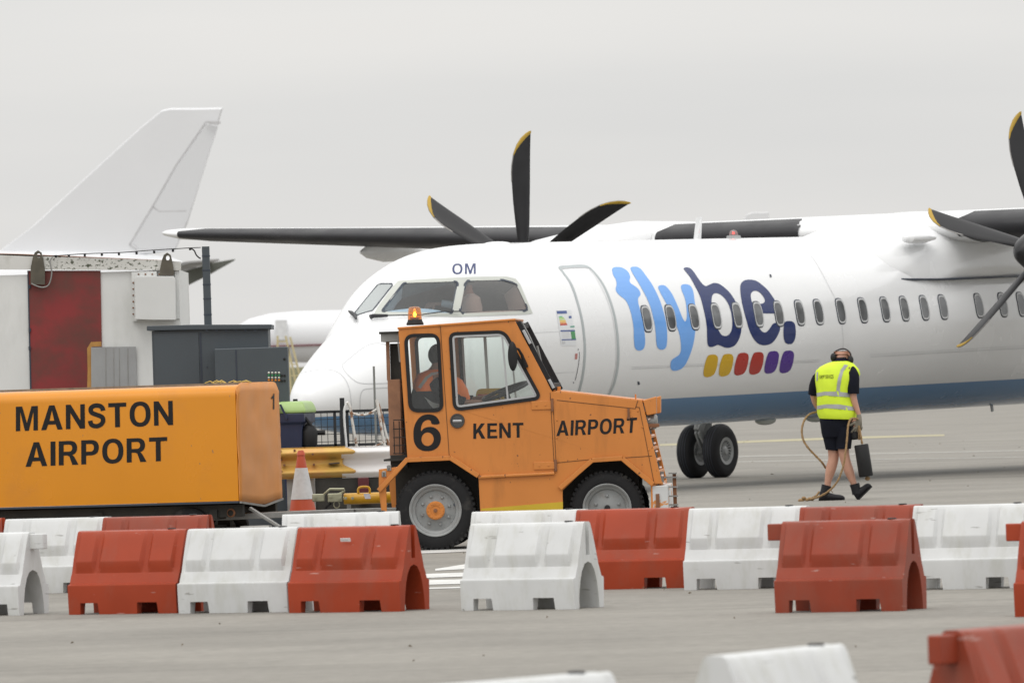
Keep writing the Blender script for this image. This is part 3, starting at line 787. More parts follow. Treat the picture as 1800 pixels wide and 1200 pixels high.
# nacelles, propellers, main gear
M_PROP = mat('propeller_black', (.018, .018, .02), .4, spec=.35, var=.2, vscale=3)
M_TIP = mat('propeller_tip_yellow', (.42, .27, .03), .5)
M_EDGE = mat('propeller_edge_metal', (.30, .29, .28), .4, metal=.6)
M_TYRE = mat('aircraft_tyre', (.016, .016, .018), .7, spec=.3, var=.2, vscale=6)
M_GREY = mat('gear_grey_metal', (.34, .35, .35), .45, var=.15, metal=.2, vscale=8)
HUBU = 1.05; BETA = R(52)
for side, a0 in ((1, 103.0), (-1, 88.5)):
    pc = 4.4 if side < 0 else 4.5
    pc = pc * side; HUBU = 1.05 if side < 0 else .985
    ncl = []
    for t, w, top, bot, n in ((-.30, .36, HUBU + .36, HUBU - .40, 2), (-.5, .44, HUBU + .42, HUBU - .62, 2.2), (-1.2, .53, HUBU + .50, HUBU - .75, 2.4), (-2.2, .54, HUBU + .60, HUBU - .82, 2.6),
                              (-3.3, .46, HUBU + .68, HUBU - .85, 2.6), (-5, .48, HUBU + .66, HUBU - .85, 2.5), (-6.4, .46, HUBU + .55, HUBU - .5, 2.3), (-7.6, .25, HUBU + .45, HUBU + .0, 2), (-8.2, .06, HUBU + .35, HUBU + .2, 2)):
        ncl.append([p + Vector((0, pc, 0)) for p in sup(t, w, top, bot, n, 40)])
    nc = part('nacelle', MB().loft(ncl), M_WHITE, plane, True, angle=60)
    part('intake', MB().loft([[p + Vector((0, pc, 0)) for p in sup(t, w, HUBU - .42 + h, HUBU - .42 - h, 2.4, 24)] for t, w, h in ((-.42, .27, .1), (-.44, .24, .08), (-.46, .22, .07))]), M_SEAL, nc, True)
    pr = part('propeller_spinner', MB().lathe([(.001, .82), (.07, .80), (.15, .72), (.22, .58), (.28, .40), (.315, .2), (.33, 0), (.33, -.22), (.30, -.28)], (0, pc, HUBU), (1, 0, 0), 36), M_PROP, plane, True, angle=60)
    for k in range(6):
        ang = R(a0 + 60 * k)
        # in-plane axes seen from the front with the port side to the right
        rad = Vector((0, math.cos(ang), math.sin(ang))); tang = Vector((0, -math.sin(ang), math.cos(ang)))   # counter-clockwise
        prof = [(.22, .06, -.06), (.42, .11, -.10), (.7, .15, -.12), (1.0, .185, -.13), (1.3, .205, -.14), (1.55, .20, -.145), (1.72, .165, -.15), (1.86, .10, -.155), (1.96, .02, -.16), (2.03, -.07, -.165), (2.06, -.14, -.17)]
        rr = []; ee = []
        def sect(r, le, te, i):
            pitch = R(62 - 45 * min(r / 2.06, 1)); ch = le - te; mid = (le + te) / 2
            le *= .86; te *= .86; ch *= .86; mid *= .86
            cdir = tang * math.cos(BETA) + Vector((1, 0, 0)) * math.sin(BETA); ndir = rad.cross(cdir).normalized()
            th = .09 * (1 - r / 2.3) + .008
            c = Vector((0, pc, HUBU)) + rad * r
            res = []
            for j in range(12):
                a = 2 * math.pi * j / 12
                res.append(c + cdir * (mid + math.cos(a) * ch / 2) + ndir * math.sin(a) * th / 2)
            return res
        secs = [(r, le, te) for r, le, te in prof]
        blade = part('blade', MB().loft([sect(*s, 0) for s in secs]), M_PROP, pr, True, angle=70)
        tipm = MB().loft([[c0 for c0 in sect(r, le + .003, max(te - .002, le - w), 0)] for r, le, te, w in
                          ((1.70, .171, -.15, .010), (1.78, .142, -.152, .035), (1.86, .102, -.155, .07), (1.96, .022, -.16, .10), (2.03, -.068, -.165, .10), (2.065, -.138, -.172, .06))])
        cc = Vector((0, pc, HUBU))
        tipm.v = [p + (p - cc).normalized() * .003 + (tang * math.sin(BETA) - Vector((1, 0, 0)) * math.cos(BETA)) * (-.006 if True else 0) for p in tipm.v]
        part('blade_tip', tipm, M_TIP, pr, True)
        part('blade_edge', MB().tube([cc + rad * r + (tang * math.cos(BETA) + Vector((1, 0, 0)) * math.sin(BETA)) * le * .86 for r, le in ((1.3, .205), (1.45, .208), (1.55, .20), (1.72, .166), (1.86, .101), (1.96, .021), (2.03, -.069))], .009, 5), M_EDGE, pr, True)
    # main gear
    ga = -5.3
    hub = MA.inverted() @ (MA @ Vector((ga, pc, 0)))
    gz = -(MA @ Vector((ga, pc, 0))).z + .415
    leg = part('main_gear_leg', MB().tube([(ga, pc, .3), (ga, pc, gz + .25), (ga, pc, gz + .02)], [.1, .085, .06], 14), M_GREY, plane, True)
    part('axle', MB().tube([(ga, pc - .33, gz), (ga, pc + .33, gz)], .05, 10), M_GREY, leg, True)
    tl = MB()
    for s in (-1, 1):
        tl.bar((ga + .10, pc + s * .07, gz + .62), (ga + .28, pc + s * .03, gz + .33), .05, .12)
        tl.bar((ga + .28, pc + s * .03, gz + .33), (ga + .08, pc + s * .05, gz + .05), .04, .10)
    part('torque_link', tl, M_GREY, leg, bevel=.008)
    part('gear_door', MB().box((ga + .1, pc + .30, gz + .85), (1.5, .03, .55)).box((ga + .1, pc - .30, gz + .85), (1.5, .03, .55)), M_WHITE, plane)
    for s in (-1, 1):
        yc = pc + s * .235
        prof = [(.20, -.115), (.29, -.125), (.36, -.12), (.405, -.085), (.425, -.04), (.43, 0), (.425, .04), (.405, .085), (.36, .12), (.29, .125), (.20, .115)]
        w = part('main_wheel', MB().lathe(prof, (ga, yc, gz), (0, 1, 0), 48), M_TYRE, plane, True, angle=60)
        gr = MB()
        for h in (-.06, -.02, .02, .06): gr.lathe([(.4225 if abs(h) > .03 else .429, h - .004), (.4265 if abs(h) > .03 else .4325, h), (.4225 if abs(h) > .03 else .429, h + .004)], (ga, yc, gz), (0, 1, 0), 40)
        part('tread_groove', gr, M_SEAL, w, True)
        rim = MB()
        for q in (-1, 1):
            rim.lathe([(.225, .105 * q), (.215, .118 * q), (.165, .108 * q), (.158, .085 * q)], (ga, yc, gz), (0, 1, 0), 40)
            rim.lathe([(.001, .12 * q), (.05, .118 * q), (.062, .10 * q), (.085, .088 * q), (.085, .07 * q)], (ga, yc, gz), (0, 1, 0), 24)
        part('rim', rim, M_GREY, w, True)
        part('brake_well', MB().lathe([(.001, .05 * s), (.16, .05 * s)], (ga, yc, gz), (0, 1, 0), 24).lathe([(.001, -.05 * s), (.16, -.05 * s)], (ga, yc, gz), (0, 1, 0), 24), M_SEAL, w)
        for q in range(18):
            a = 2 * math.pi * q / 18; b = a + .25
            part('spoke', MB().bar((ga + math.cos(a) * .08, yc + .085 * (1 if side < 0 else s), gz + math.sin(a) * .08), (ga + math.cos(b) * .165, yc + .092 * (1 if side < 0 else s), gz + math.sin(b) * .165), .016, .02, Vector((0, 1, 0))), M_GREY, w)
# nose gear
gz = -(MA @ Vector((9.3, 0, 0))).z + .28
lg = part('nose_gear_leg', MB().tube([(9.3, 0, -1.1), (9.3, 0, gz)], .06, 12), M_GREY, plane, True)
for s in (-1, 1):
    w = part('nose_wheel', MB().lathe([(.12, -.08), (.22, -.085), (.265, -.06), (.28, 0), (.265, .06), (.22, .085), (.12, .08)], (9.3, s * .18, gz), (0, 1, 0), 32), M_TYRE, plane, True)
    part('rim', MB().lathe([(.001, -.05), (.125, -.06), (.125, .06), (.001, .05)], (9.3, s * .18, gz), (0, 1, 0), 24), M_GREY, w, True)
# tail fin and tailplane (outside the frame)
tf = []
for z, x0, x1, th in ((1.2, -12.5, -17.8, .22), (1.9, -14.0, -17.9, .2), (5.3, -16.0, -18.9, .14)):
    tf.append([Vector((x0, 0, z)), Vector((x0 * .8 + x1 * .2, th, z)), Vector((x0 * .4 + x1 * .6, th, z)), Vector((x1, 0, z)), Vector((x0 * .4 + x1 * .6, -th, z)), Vector((x0 * .8 + x1 * .2, -th, z))])
part('tail_fin', MB().loft(tf), M_DB, plane, True)
tf = []
for p, x0, x1, th in ((-4.6, -16.9, -18.1, .04), (0, -16.2, -18.6, .12), (4.6, -16.9, -18.1, .04)):
    tf.append([Vector((x0, p, 5.3)), Vector((x0 * .7 + x1 * .3, p, 5.3 + th)), Vector((x1, p, 5.3)), Vector((x0 * .7 + x1 * .3, p, 5.3 - th))])
part('tailplane', MB().loft(tf), M_WHITE, plane, True)
# aerials, beacon, fairings under belly and wing
def blade_ant(name, t, z, h, c, m=M_WHITE, y=0, lean=.3):
    r = [[Vector((t + c / 2 - k * h * lean, y, z + k * h)), Vector((t + (c / 6) * (1 - .4 * k) - k * h * lean, y + .025, z + k * h)), Vector((t - c / 2 * (1 - .4 * k) - k * h * lean, y, z + k * h)), Vector((t + (c / 6) * (1 - .4 * k) - k * h * lean, y - .025, z + k * h))] for k in (-.15, 0, 1)]
    part(name, MB().loft(r), m, plane)
def crown_t(px):   # station whose crown projects to px
    k = (px - 900) / FPX
    return (3.96 - k * 109.7) / (.527 - .85 * k)
blade_ant('blade_aerial', crown_t(1232), 1.33, .33, .22)
blade_ant('small_aerial', crown_t(1155), 1.34, .09, .08, lean=0)
for t0, z0, s_ in ((crown_t(880), 1.335, .07),):
    part('crown_bump', MB().sphere((t0, 0, z0), s_, 16, 8, (4, 2, .45)), M_WHITE, plane, True)
bt = crown_t(1296)
bc = part('beacon_base', MB().lathe([(.11, 0), (.10, .05), (.0, .055)], (bt, 0, 1.335), (0, 0, 1), 20), M_GREY, plane, True)
part('beacon_lens', MB().lathe([(.065, 0), (.062, .04), (.045, .07), (.0, .082)], (bt, 0, 1.385), (0, 0, 1), 16), glass('red_lens', (.9, .05, .02), .5), bc, True)
part('lamp', MB().sphere((bt, 0, 1.42), .018, 10, 6), emis('beacon_glow', (1, .25, .05), 6), bc)
for px_, py_, s_ in ((1343, 740, .15), (1432, 736, .16)):
    t0 = crown_t(px_) - .3
    part('belly_aerial', MB().sphere((t0 + .35, 0, -1.355), s_, 16, 8, (1.6, .8, .45)), M_FRM, plane, True)
part('drain_mast', MB().bar((-6.4, .1, -1.3), (-6.43, .1, -1.43), .02, .06), M_GREY, plane)
fl = []
for k, (t, r_) in enumerate(((-4.1, .02), (-4.3, .10), (-4.8, .17), (-5.5, .16), (-6.0, .03))):
    fl.append([Vector((t, -10.0 + math.cos(a) * r_ * .6, 1.44 + math.sin(a) * r_)) for a in [2 * math.pi * j / 14 for j in range(14)]])
part('flap_fairing', MB().loft(fl), M_WHITE, plane, True)
# windscreen wipers
M_WIP = mat('wiper_black', (.02, .02, .025), .5)
def wiper(pts, w0):
    P = [SF.hit(x, y, .05)[0] for x, y in pts]
    part('wiper', MB().tube(P, w0, 6), M_WIP, plane, True)
wiper([(652, 563), (657, 561), (682, 560)], [.035, .03, .02]); wiper([(680, 560), (740, 557), (776, 551), (806, 550)], .008)
wiper([(617, 551), (622, 555), (627, 560), (628, 566)], [.012, .03, .03, .015]); wiper([(660, 575), (668, 571)], .015) if False else None

# scattered leaves and small stones blown over the apron
rd = random.Random(21); dbm = MB()
for k in range(150):
    x_ = rd.uniform(-30, 1830); y_ = 775 + 400 * rd.random() ** 2.6
    p = gnd(x_, y_); a = rd.random() * 6.28; r_ = rd.uniform(.010, .020) * (1.8 if y_ < 850 else 1)
    vs = [(p.x + math.cos(a + j * 1.57) * r_ * (1 if j % 2 else .5), p.y + math.sin(a + j * 1.57) * r_ * (1 if j % 2 else .5), .004 + rd.random() * .012) for j in range(4)]
    dbm.add(vs + [(p.x, p.y, .02)], [(0, 1, 4), (1, 2, 4), (2, 3, 4), (3, 0, 4)])
struct('fallen_leaves', dbm, mat('dry_leaf', (.10, .075, .045), .9, var=.4), 'stuff')
# ------------------------------------------------------------------ tow tractor
def fr_px(P0, n):
    """local frame of a vertical side: x along, y away, z up, origin on the ground under P0"""
    x = Vector((0, 0, 1)).cross(-n).normalized()
    if x.x < 0: x = -x
    y = Vector((0, 0, 1)).cross(x)
    return basis(x, y, Vector((0, 0, 1)), (P0.x, P0.y, 0))
class Side:
    def __init__(self, px, py, ang, Y=None):
        self.P = gnd(px, py) if Y is None else Vector((atY(px, py, Y).x, Y, 0))
        x = Vector((math.cos(ang), -math.sin(ang), 0)); self.y = Vector((0, 0, 1)).cross(x); self.x = x
        self.M = basis(x, self.y, Vector((0, 0, 1)), (self.P.x, self.P.y, 0)); self.inv = self.M.inverted()
    def at(self, px, py, d=0.0):
        """pixel -> (x, z) on the side plane moved d away from the viewer"""
        q = self.inv @ on_plane(px, py, self.P + self.y * d, self.y)
        return (q.x, q.z)
    def pts(self, L, d=0.0): return [self.at(x, y, d) for x, y in L]
def V3(u, v, d): return Vector((u, d, v))
M_OR = mat('orange_tractor_paint', (.585, .215, .050), .38, spec=.3, var=.06, vscale=1.5, dirt=(.30, .12, .035), dirt_amt=.6, dirt_scale=(5, 3, 1.0), dirt_lo=.52, dirt_hi=.78, coat=.08, chips=((.16, .07, .035), .9, (22, 22, 16), .70, .715))
M_ORT = mat('orange_trailer_paint', (.66, .245, .003), .26, spec=.45, var=.04, vscale=.9, dirt=(.45, .17, .03), dirt_amt=.4, dirt_scale=(1.2, 1.2, 1.2), coat=.12, chips=((.30, .15, .06), .8, (14, 14, 10), .715, .73))
M_ORE = mat('faded_orange_paint', (.70, .29, .075), .45, spec=.3, var=.04, vscale=2.5, dirt=(.6, .23, .05), dirt_amt=.35, dirt_scale=(3, 3, 2))
M_BLACKP = mat('black_lettering', (.012, .012, .013), .5, spec=.25, var=.1)
M_RUB = mat('black_rubber', (.016, .016, .017), .6, spec=.3, var=.15, vscale=8)
M_DK = mat('dark_underbody', (.03, .028, .024), .8, var=.4, vscale=6, bump=.2)
M_ALU = mat('aluminium_frame', (.48, .49, .5), .35, metal=.7, var=.06)
M_TY2 = mat('tractor_tyre', (.014, .014, .015), .8, spec=.3, var=.2, vscale=9, dirt=(.09, .085, .075), dirt_amt=.5, dirt_scale=(6, 6, 6), bump=.1)
M_RIMG = mat('grey_wheel_paint', (.26, .27, .27), .45, var=.12, vscale=7, dirt=(.16, .11, .07), dirt_amt=.4, dirt_scale=(9, 9, 9))
M_RUST = mat('rust_brown', (.20, .09, .045), .85, var=.3, vscale=9)
M_BRN = mat('weathered_brown_panel', (.30, .15, .085), .8, var=.25, vscale=7, dirt=(.16, .08, .05), dirt_amt=.6, dirt_scale=(8, 8, 3))
M_STEEL = mat('worn_steel', (.28, .28, .27), .5, metal=.5, var=.2, vscale=9)
G_CABW = glass('cab_glass', (.96, .985, .975), .99)

T = Side(762, 967, R(3))
tug = thing('tow_tractor', 'orange baggage tractor numbered 6 with flashing beacon and enclosed cab', 'tractor', T.M)
W = 1.55
# side panels with real openings
arch_r = [(678.7, 897), (678.7, 856.7), (717, 811), (791.5, 807.7), (841, 839), (844.6, 897)]
arch_f = [(989.6, 897), (989, 861.5), (1041, 811.6), (1094, 808), (1144, 853.5), (1144.5, 897)]
side_o = [(670.6, 900), (665.8, 862), (665.8, 824.5), (699.5, 820), (716, 803), (700, 577), (904, 561.5), (971, 689), (979, 686.6), (1121, 703), (1128.5, 703.5), (1164, 849), (1149.5, 853), (1151, 897), (1144.5, 897), (1144, 853.5), (1094, 808), (1041, 811.6), (989, 861.5), (989.6, 905), (844.6, 907),
          (841, 839), (791.5, 807.7), (717, 811), (678.7, 856.7), (680, 900)]
win_s = rrect((712, 589), (771, 587.5), (778, 722), (720.5, 722.5), [16, 16, 14, 15], 6)
win_d = rrect((790.5, 586), (887, 582), (951.5, 700), (798.5, 721), [12, 14, 14, 14], 6)
ws = [T.at(p.x, p.y) for p in win_s]; wd = [T.at(p.x, p.y) for p in win_d]
outer = T.pts(side_o)
sp_n = part('side_panel', MB().plate(outer, [ws, wd], V3, 0, .03), M_OR, tug, label='near side panel with lettering and window openings', bevel=.004, segs=1)
part('side_panel', MB().plate(outer, [ws, wd], V3, W - .03, W), M_OR, tug, bevel=.004, segs=1)
def span(a, b, mb=None, d0=.02, d1=W - .02, th=.02):
    """sheet across the vehicle between two side points"""
    mb = mb or MB(); A = T.at(*a); B = T.at(*b)
    mb.loft([[Vector((A[0], d0, A[1])), Vector((A[0], d1, A[1])), Vector((A[0], d1, A[1] - th)), Vector((A[0], d0, A[1] - th))],
             [Vector((B[0], d0, B[1])), Vector((B[0], d1, B[1])), Vector((B[0], d1, B[1] - th)), Vector((B[0], d0, B[1] - th))]])
    return mb
# roof with small overhang
A = T.at(698.5, 575); B = T.at(906, 559.5)
part('roof', MB().loft([[Vector((x, -.015, z)), Vector((x, W + .015, z)), Vector((x, W + .015, z - .022)), Vector((x, -.015, z - .022))] for x, z in (A, B)]), M_OR, tug, bevel=.006)
part('bonnet', span((979, 686), (1122, 702)), M_OR, tug)
part('dashboard', span((930, 700), (979, 688), th=.25), M_DK, tug)
# front grille: sloping frame with a row of studs, mesh dark behind
gA = T.at(1128.5, 705); gB = T.at(1163, 850)
part('grille', MB().loft([[Vector((x - .03, .03, z)), Vector((x - .03, W - .03, z)), Vector((x - .06, W - .03, z)), Vector((x - .06, .03, z))] for x, z in (gA, gB)]), M_DK, tug)
gfr = MB()
for k in range(8):
    t_ = k / 7; x = gA[0] * (1 - t_) + gB[0] * t_ - .012; z = gA[1] * (1 - t_) + gB[1] * t_
    gfr.bar((x, .04, z), (x, W - .04, z), .035, .03)
part('grille_bar', gfr, M_OR, tug, bevel=.004)
for k in range(9):
    t_ = .22 + .78 * k / 8; x = gA[0] * (1 - t_) + gB[0] * t_ + .015; z = gA[1] * (1 - t_) + gB[1] * t_
    part('grille_stud', MB().lathe([(.001, .024), (.009, .02), (.011, 0)], (x, .05, z), (1, 0, .2), 10), mat('pink_white_stud', (.75, .6, .55), .4), tug, True)
# headlamp hood
q = [T.at(*p) for p in ((1130, 703), (1153.5, 696.5), (1153.5, 727), (1137, 730))]
for y0 in (0, W - .26):
    part('headlamp_hood', MB().plate(q, [], V3, y0, y0 + .26), M_OR, tug, bevel=.01)
hx, hz = T.at(1145, 737)
part('headlamp', MB().lathe([(.001, .07), (.06, .06), (.085, .03), (.08, -.05), (.02, -.07)], (hx - .01, .14, hz - .02), (1, 0, -.1), 20), M_STEEL, tug, True)
part('lamp_bracket', MB().box((hx - .01, .13, hz - .06), (.16, .2, .035)), M_RUST, tug, bevel=.006)
# bumper with peeling white paint
b0 = T.at(1145.5, 853.5); b1 = T.at(1174, 897)
M_PEEL = mat('peeling_white_paint', (.55, .56, .56), .6, var=.08, dirt=(.6, .25, .07), dirt_amt=1, dirt_scale=(3, 3, 9), dirt_lo=.56, dirt_hi=.58)
part('front_bumper', MB().box(((b0[0] + b1[0]) / 2 + .005, W / 2, (b0[1] + b1[1]) / 2 - .06), (b1[0] - b0[0], W + .01, b0[1] - b1[1] + .12)), M_PEEL, tug, bevel=.01)
part('bumper_strip', MB().box((b0[0] + .055, -.01, b0[1] - .19), (.035, .02, .22)), M_RUST, tug)
# coupling ladder in front of the bumper
cx0, cz0 = T.at(1180, 832)
lad = MB().bar((cx0 + .02, .3, cz0), (cx0 + .02, .3, .12), .035)
hitch = part('front_hitch', lad, M_RUST, tug)
for k, zz in enumerate((cz0, cz0 - .04, cz0 - .135, cz0 - .225, cz0 - .31)):
    part('hitch_plate', MB().box((cx0 + .005 - (.02 if k else 0), .3, zz), (.13 if k else .08, .1, .014)), M_STEEL, hitch)
part('hitch_post', MB().box((cx0 - .10, .3, cz0 - .09), (.03, .1, .22)), M_STEEL, hitch)
# body interior: floor, wheel wells, engine bulkheads
fl0 = T.at(690, 800); fl1 = T.at(1120, 800)
zc_ = T.at(755, 806)[1]
part('chassis', MB().box(((fl0[0] + fl1[0]) / 2, W / 2, (zc_ + .24) / 2), (fl1[0] - fl0[0], W - .62, zc_ - .24)), M_DK, tug)
part('floor', MB().box((T.at(840, 800)[0], W / 2, T.at(840, 803)[1] - .015), (T.at(975, 800)[0] - T.at(712, 800)[0], W - .07, .02)), M_DK, tug)
part('bulkhead', MB().box((T.at(968, 760)[0], W / 2, T.at(968, 760)[1] + .05), (.03, W - .08, .62)), M_DK, tug)
part('wheel_arch', MB().box((T.at(755, 830)[0], W / 2, T.at(755, 808)[1] + .01), (.9, W - .08, .02)).box((T.at(1067, 830)[0], W / 2, T.at(1067, 806)[1] + .02), (.85, W - .08, .02)), M_DK, tug)
part('front_axle', MB().bar((T.at(1070, 905)[0], .1, .33), (T.at(1070, 905)[0], W - .1, .33), .09), M_DK, tug)
# lower sill with yellow strip, step ledge
sl = T.pts([(846, 897), (846, 893.5), (989.5, 881.5), (989.5, 897)], -.002)
part('sill_strip', MB().plate(sl, [], V3, -.004, 0), mat('yellow_paint', (.55, .38, .02), .5), tug)
lg_ = T.pts([(841, 835.5), (975, 829), (975, 834), (841, 841)])
part('body_ledge', MB().plate(lg_, [], V3, -.03, 0), M_OR, tug, bevel=.008)
for L in ([(1041, 811.6), (989, 861.5), (975, 861), (975, 850), (1033, 818)],):
    pass
for a, b in (((665.8, 862), (717, 806)), ((791.5, 804), (841, 836)), ((984, 858), (1041, 808.5)), ((1094, 805.5), (1148, 851)), ((717, 808), (791.5, 804.6)), ((1041, 808.5), (1094, 805))):
    p = T.at(*a); q = T.at(*b)
    part('arch_lip', MB().bar((p[0], -.022, p[1]), (q[0], -.022, q[1]), .045, .03, Vector((0, 1, 0))), M_OR, tug, bevel=.004)
# seams, hinges, door handle
M_SEAM = mat('panel_seam', (.12, .05, .015), .8)
def seam(L, w=.006, d=-.0015):
    mb = MB()
    for a, b in zip(L, L[1:]):
        p = T.at(*a); q = T.at(*b); mb.bar((p[0], d, p[1]), (q[0], d, q[1]), w, .003, Vector((0, 1, 0)))
    return part('seam', mb, M_SEAM, tug)
for L in ([(774, 572), (790, 806)], [(967, 690), (975, 833)], [(972, 700), (978, 828)], [(979, 703), (1117, 718), (1121, 704)], [(1117, 715), (1124, 716), (1150, 850), (1163, 850)],
          [(978, 813), (1040, 807), (1100, 804), (1146, 801)], [(1149, 858), (1149, 895)]): seam(L)
for c, w_, h_ in (((952, 712), 36, 14), ((957, 818), 38, 12)):
    x0, z1 = T.at(c[0] - w_ / 2, c[1] - h_ / 2); x1, z0 = T.at(c[0] + w_ / 2, c[1] + h_ / 2)
    hg = part('door_hinge', MB().box(((x0 + x1) / 2, -.006, (z0 + z1) / 2), (x1 - x0, .012, z1 - z0)), M_OR, tug, bevel=.004)
    part('hinge_pin', MB().tube([(x1 + .005, -.012, z0 - .02), (x1 + .005, -.012, z1 + .02)], .014, 8), M_RUST, hg, True)
    for k in (-.05, .04): part('bolt', MB().lathe([(.009, 0), (.008, -.006), (.001, -.007)], ((x0 + x1) / 2 + k, -.012, (z0 + z1) / 2), (0, 1, 0), 8), M_OR, hg)
hx, hz = T.at(804, 739.5)
dh = part('door_handle', MB().lathe([(.001, -.004), (.055, -.004), (.06, -.018), (.068, -.018), (.074, 0)], (hx, 0, hz), (0, 1, 0), 28), mat('handle_chrome_dark', (.12, .12, .12), .25, metal=.8), tug, True)
part('handle_bar', MB().box((hx, -.02, hz), (.09, .014, .022)), M_ALU, dh, bevel=.005)
lx, lz = T.at(1105, 727)
part('bonnet_latch', MB().box((lx, -.01, lz + .01), (.022, .02, .09)).box((lx, -.012, lz - .04), (.03, .02, .02)), M_RUST, tug)
for p in ((979, 738), (979, 769), (1121, 722), (1129, 750), (1140, 790), (1058, 805)):
    x, z = T.at(*p); part('rivet', MB().lathe([(.010, 0), (.008, -.006), (.001, -.007)], (x, 0, z), (0, 1, 0), 8), M_OR, tug)
for p in ((973, 686), (982, 683)):
    x, z = T.at(*p); part('bonnet_hinge', MB().lathe([(.018, -.02), (.018, .02), (.001, .021)], (x, .05, z), (0, 0, 1), 8), M_OR, tug)
x, z = T.at(1116, 698); part('bonnet_pin', MB().tube([(x, .2, z - .05), (x, .2, z + .03)], .008, 6), M_OR, tug)
# windows: rubber, aluminium frame, glass
def ringmb(L, w0, w1, d0, d1):
    c = Vector((sum(p[0] for p in L) / len(L), sum(p[1] for p in L) / len(L)))
    n = len(L)
    def off(w):
        res = []
        for i in range(n):
            a = Vector(L[i - 1]); b = Vector(L[(i + 1) % n]); d = (b - a)
            if d.length < 1e-6: res.append(Vector(L[i])); continue
            nn = Vector((d.y, -d.x)).normalized(); p = Vector(L[i])
            if nn.dot(p - c) < 0: nn = -nn
            res.append(p + nn * w)
        return res
    a, b = off(w0), off(w1)
    rr = [[V3(p[0], p[1], d0) for p in a], [V3(p[0], p[1], d1) for p in a], [V3(p[0], p[1], d1) for p in b], [V3(p[0], p[1], d0) for p in b]]
    rr.append(rr[0])
    return MB().loft(rr, False)
def dedupe(L):
    r = []
    for p in L:
        if not r or (Vector(p) - Vector(r[-1])).length > .004: r.append(p)
    if (Vector(r[0]) - Vector(r[-1])).length < .004: r.pop()
    return r
wsd, wdd = dedupe(ws), dedupe(wd)
for y0, sg in ((0, 1), (W, -1)):
    a, b = (y0 - .012 * sg, y0 + .04 * sg)
    w = part('quarter_window', ringmb(wsd, .012, -.022, a, b), M_RUB, tug, True)
    part('pane', MB().plate(wsd, [], V3, y0 + .014 * sg, y0 + .019 * sg), G_CABW, w)
    w = part('door_window', ringmb(wdd, .012, -.022, a, b), M_RUB, tug, True)
    part('window_frame', ringmb(wdd, -.022, -.042, a + .003 * sg, b), M_ALU, w, True)
    part('pane', MB().plate(wdd, [], V3, y0 + .014 * sg, y0 + .019 * sg), G_CABW, w)
    p = T.at(882.5, 590); q = T.at(893, 707)
    part('window_divider', MB().bar((p[0], y0 + .01 * sg, p[1]), (q[0], y0 + .01 * sg, q[1]), .018, .02, Vector((0, 1, 0))), M_ALU, w)
# windscreen (sloping) with frame, wiper
wa = T.at(906, 566); wb = T.at(969, 686)
dx = Vector((wb[0] - wa[0], 0, wb[1] - wa[1])).normalized(); nrm_ = Vector((-dx.z, 0, dx.x))
A3 = Vector((wa[0], 0, wa[1])); B3 = Vector((wb[0], 0, wb[1]))
fr = MB()
for y in (.04, W - .04): fr.bar(A3 + Vector((.02, y, 0)) , B3 + Vector((.02, y, 0)), .06, .035, Vector((0, 1, 0)))
fr.bar(A3 + Vector((.03, .04, -.03)), A3 + Vector((.03, W - .04, -.03)), .05).bar(B3 + Vector((0, .04, .05)), B3 + Vector((0, W - .04, .05)), .05)
wsn = part('windscreen', fr, M_RUB, tug, bevel=.006)
part('pane', MB().loft([[A3 + Vector((.01, .05, 0)), A3 + Vector((.01, W - .05, 0))], [B3 + Vector((.01, .05, 0)), B3 + Vector((.01, W - .05, 0))]], False, False), G_CABW, wsn)
for t0, t1 in ((.12, .32), (.84, .97)):
    part('clip_strip', MB().bar(A3.lerp(B3, t0) + Vector((.035, -.005, .0)), A3.lerp(B3, t1) + Vector((.035, -.005, 0)), .028, .02, Vector((0, 1, 0))), M_ALU, wsn, bevel=.004)
p0 = T.at(909, 571); p1 = T.at(915, 567); p2 = T.at(925, 590); p3 = T.at(941, 622); p4 = T.at(947, 634)
part('wiper', MB().tube([(p0[0], .25, p0[1]), (p1[0], .25, p1[1] + .01), (p2[0] + .02, .22, p2[1]), (p3[0] + .01, .2, p3[1])], .008, 6).tube([(p3[0] + .01, .2, p3[1] + .08), (p4[0] + .015, .2, p4[1] - .03)], .012, 6), M_STEEL, tug, True)
part('wiper_motor', MB().box((p0[0] - .01, .25, p0[1] - .01), (.07, .05, .03)), M_OR, tug, bevel=.005)
# mirror
mx, mz = T.at(902, 626)
mr_ = part('wing_mirror', MB().loft([[Vector((mx + .005 * k, -.13, mz)) + Vector((math.cos(a) * .047 * s_, -.02 * k, math.sin(a) * .145 * s_)) for a in [2 * math.pi * j / 28 for j in range(28)]] for k, s_ in ((0, .9), (.5, 1), (1.5, .95), (2, .5))]), M_RUB, tug, True, angle=60)
mm = T.at(907, 612); m2 = T.at(918, 624); m3 = T.at(926, 645)
part('mirror_arm', MB().tube([(mm[0], -.14, mm[1]), (mm[0] + .03, -.10, mm[1] - .01), (m2[0], -.05, m2[1]), (m3[0] - .01, -.01, m3[1])], [.012, .012, .014, .028], 8), M_RUB, mr_, True)
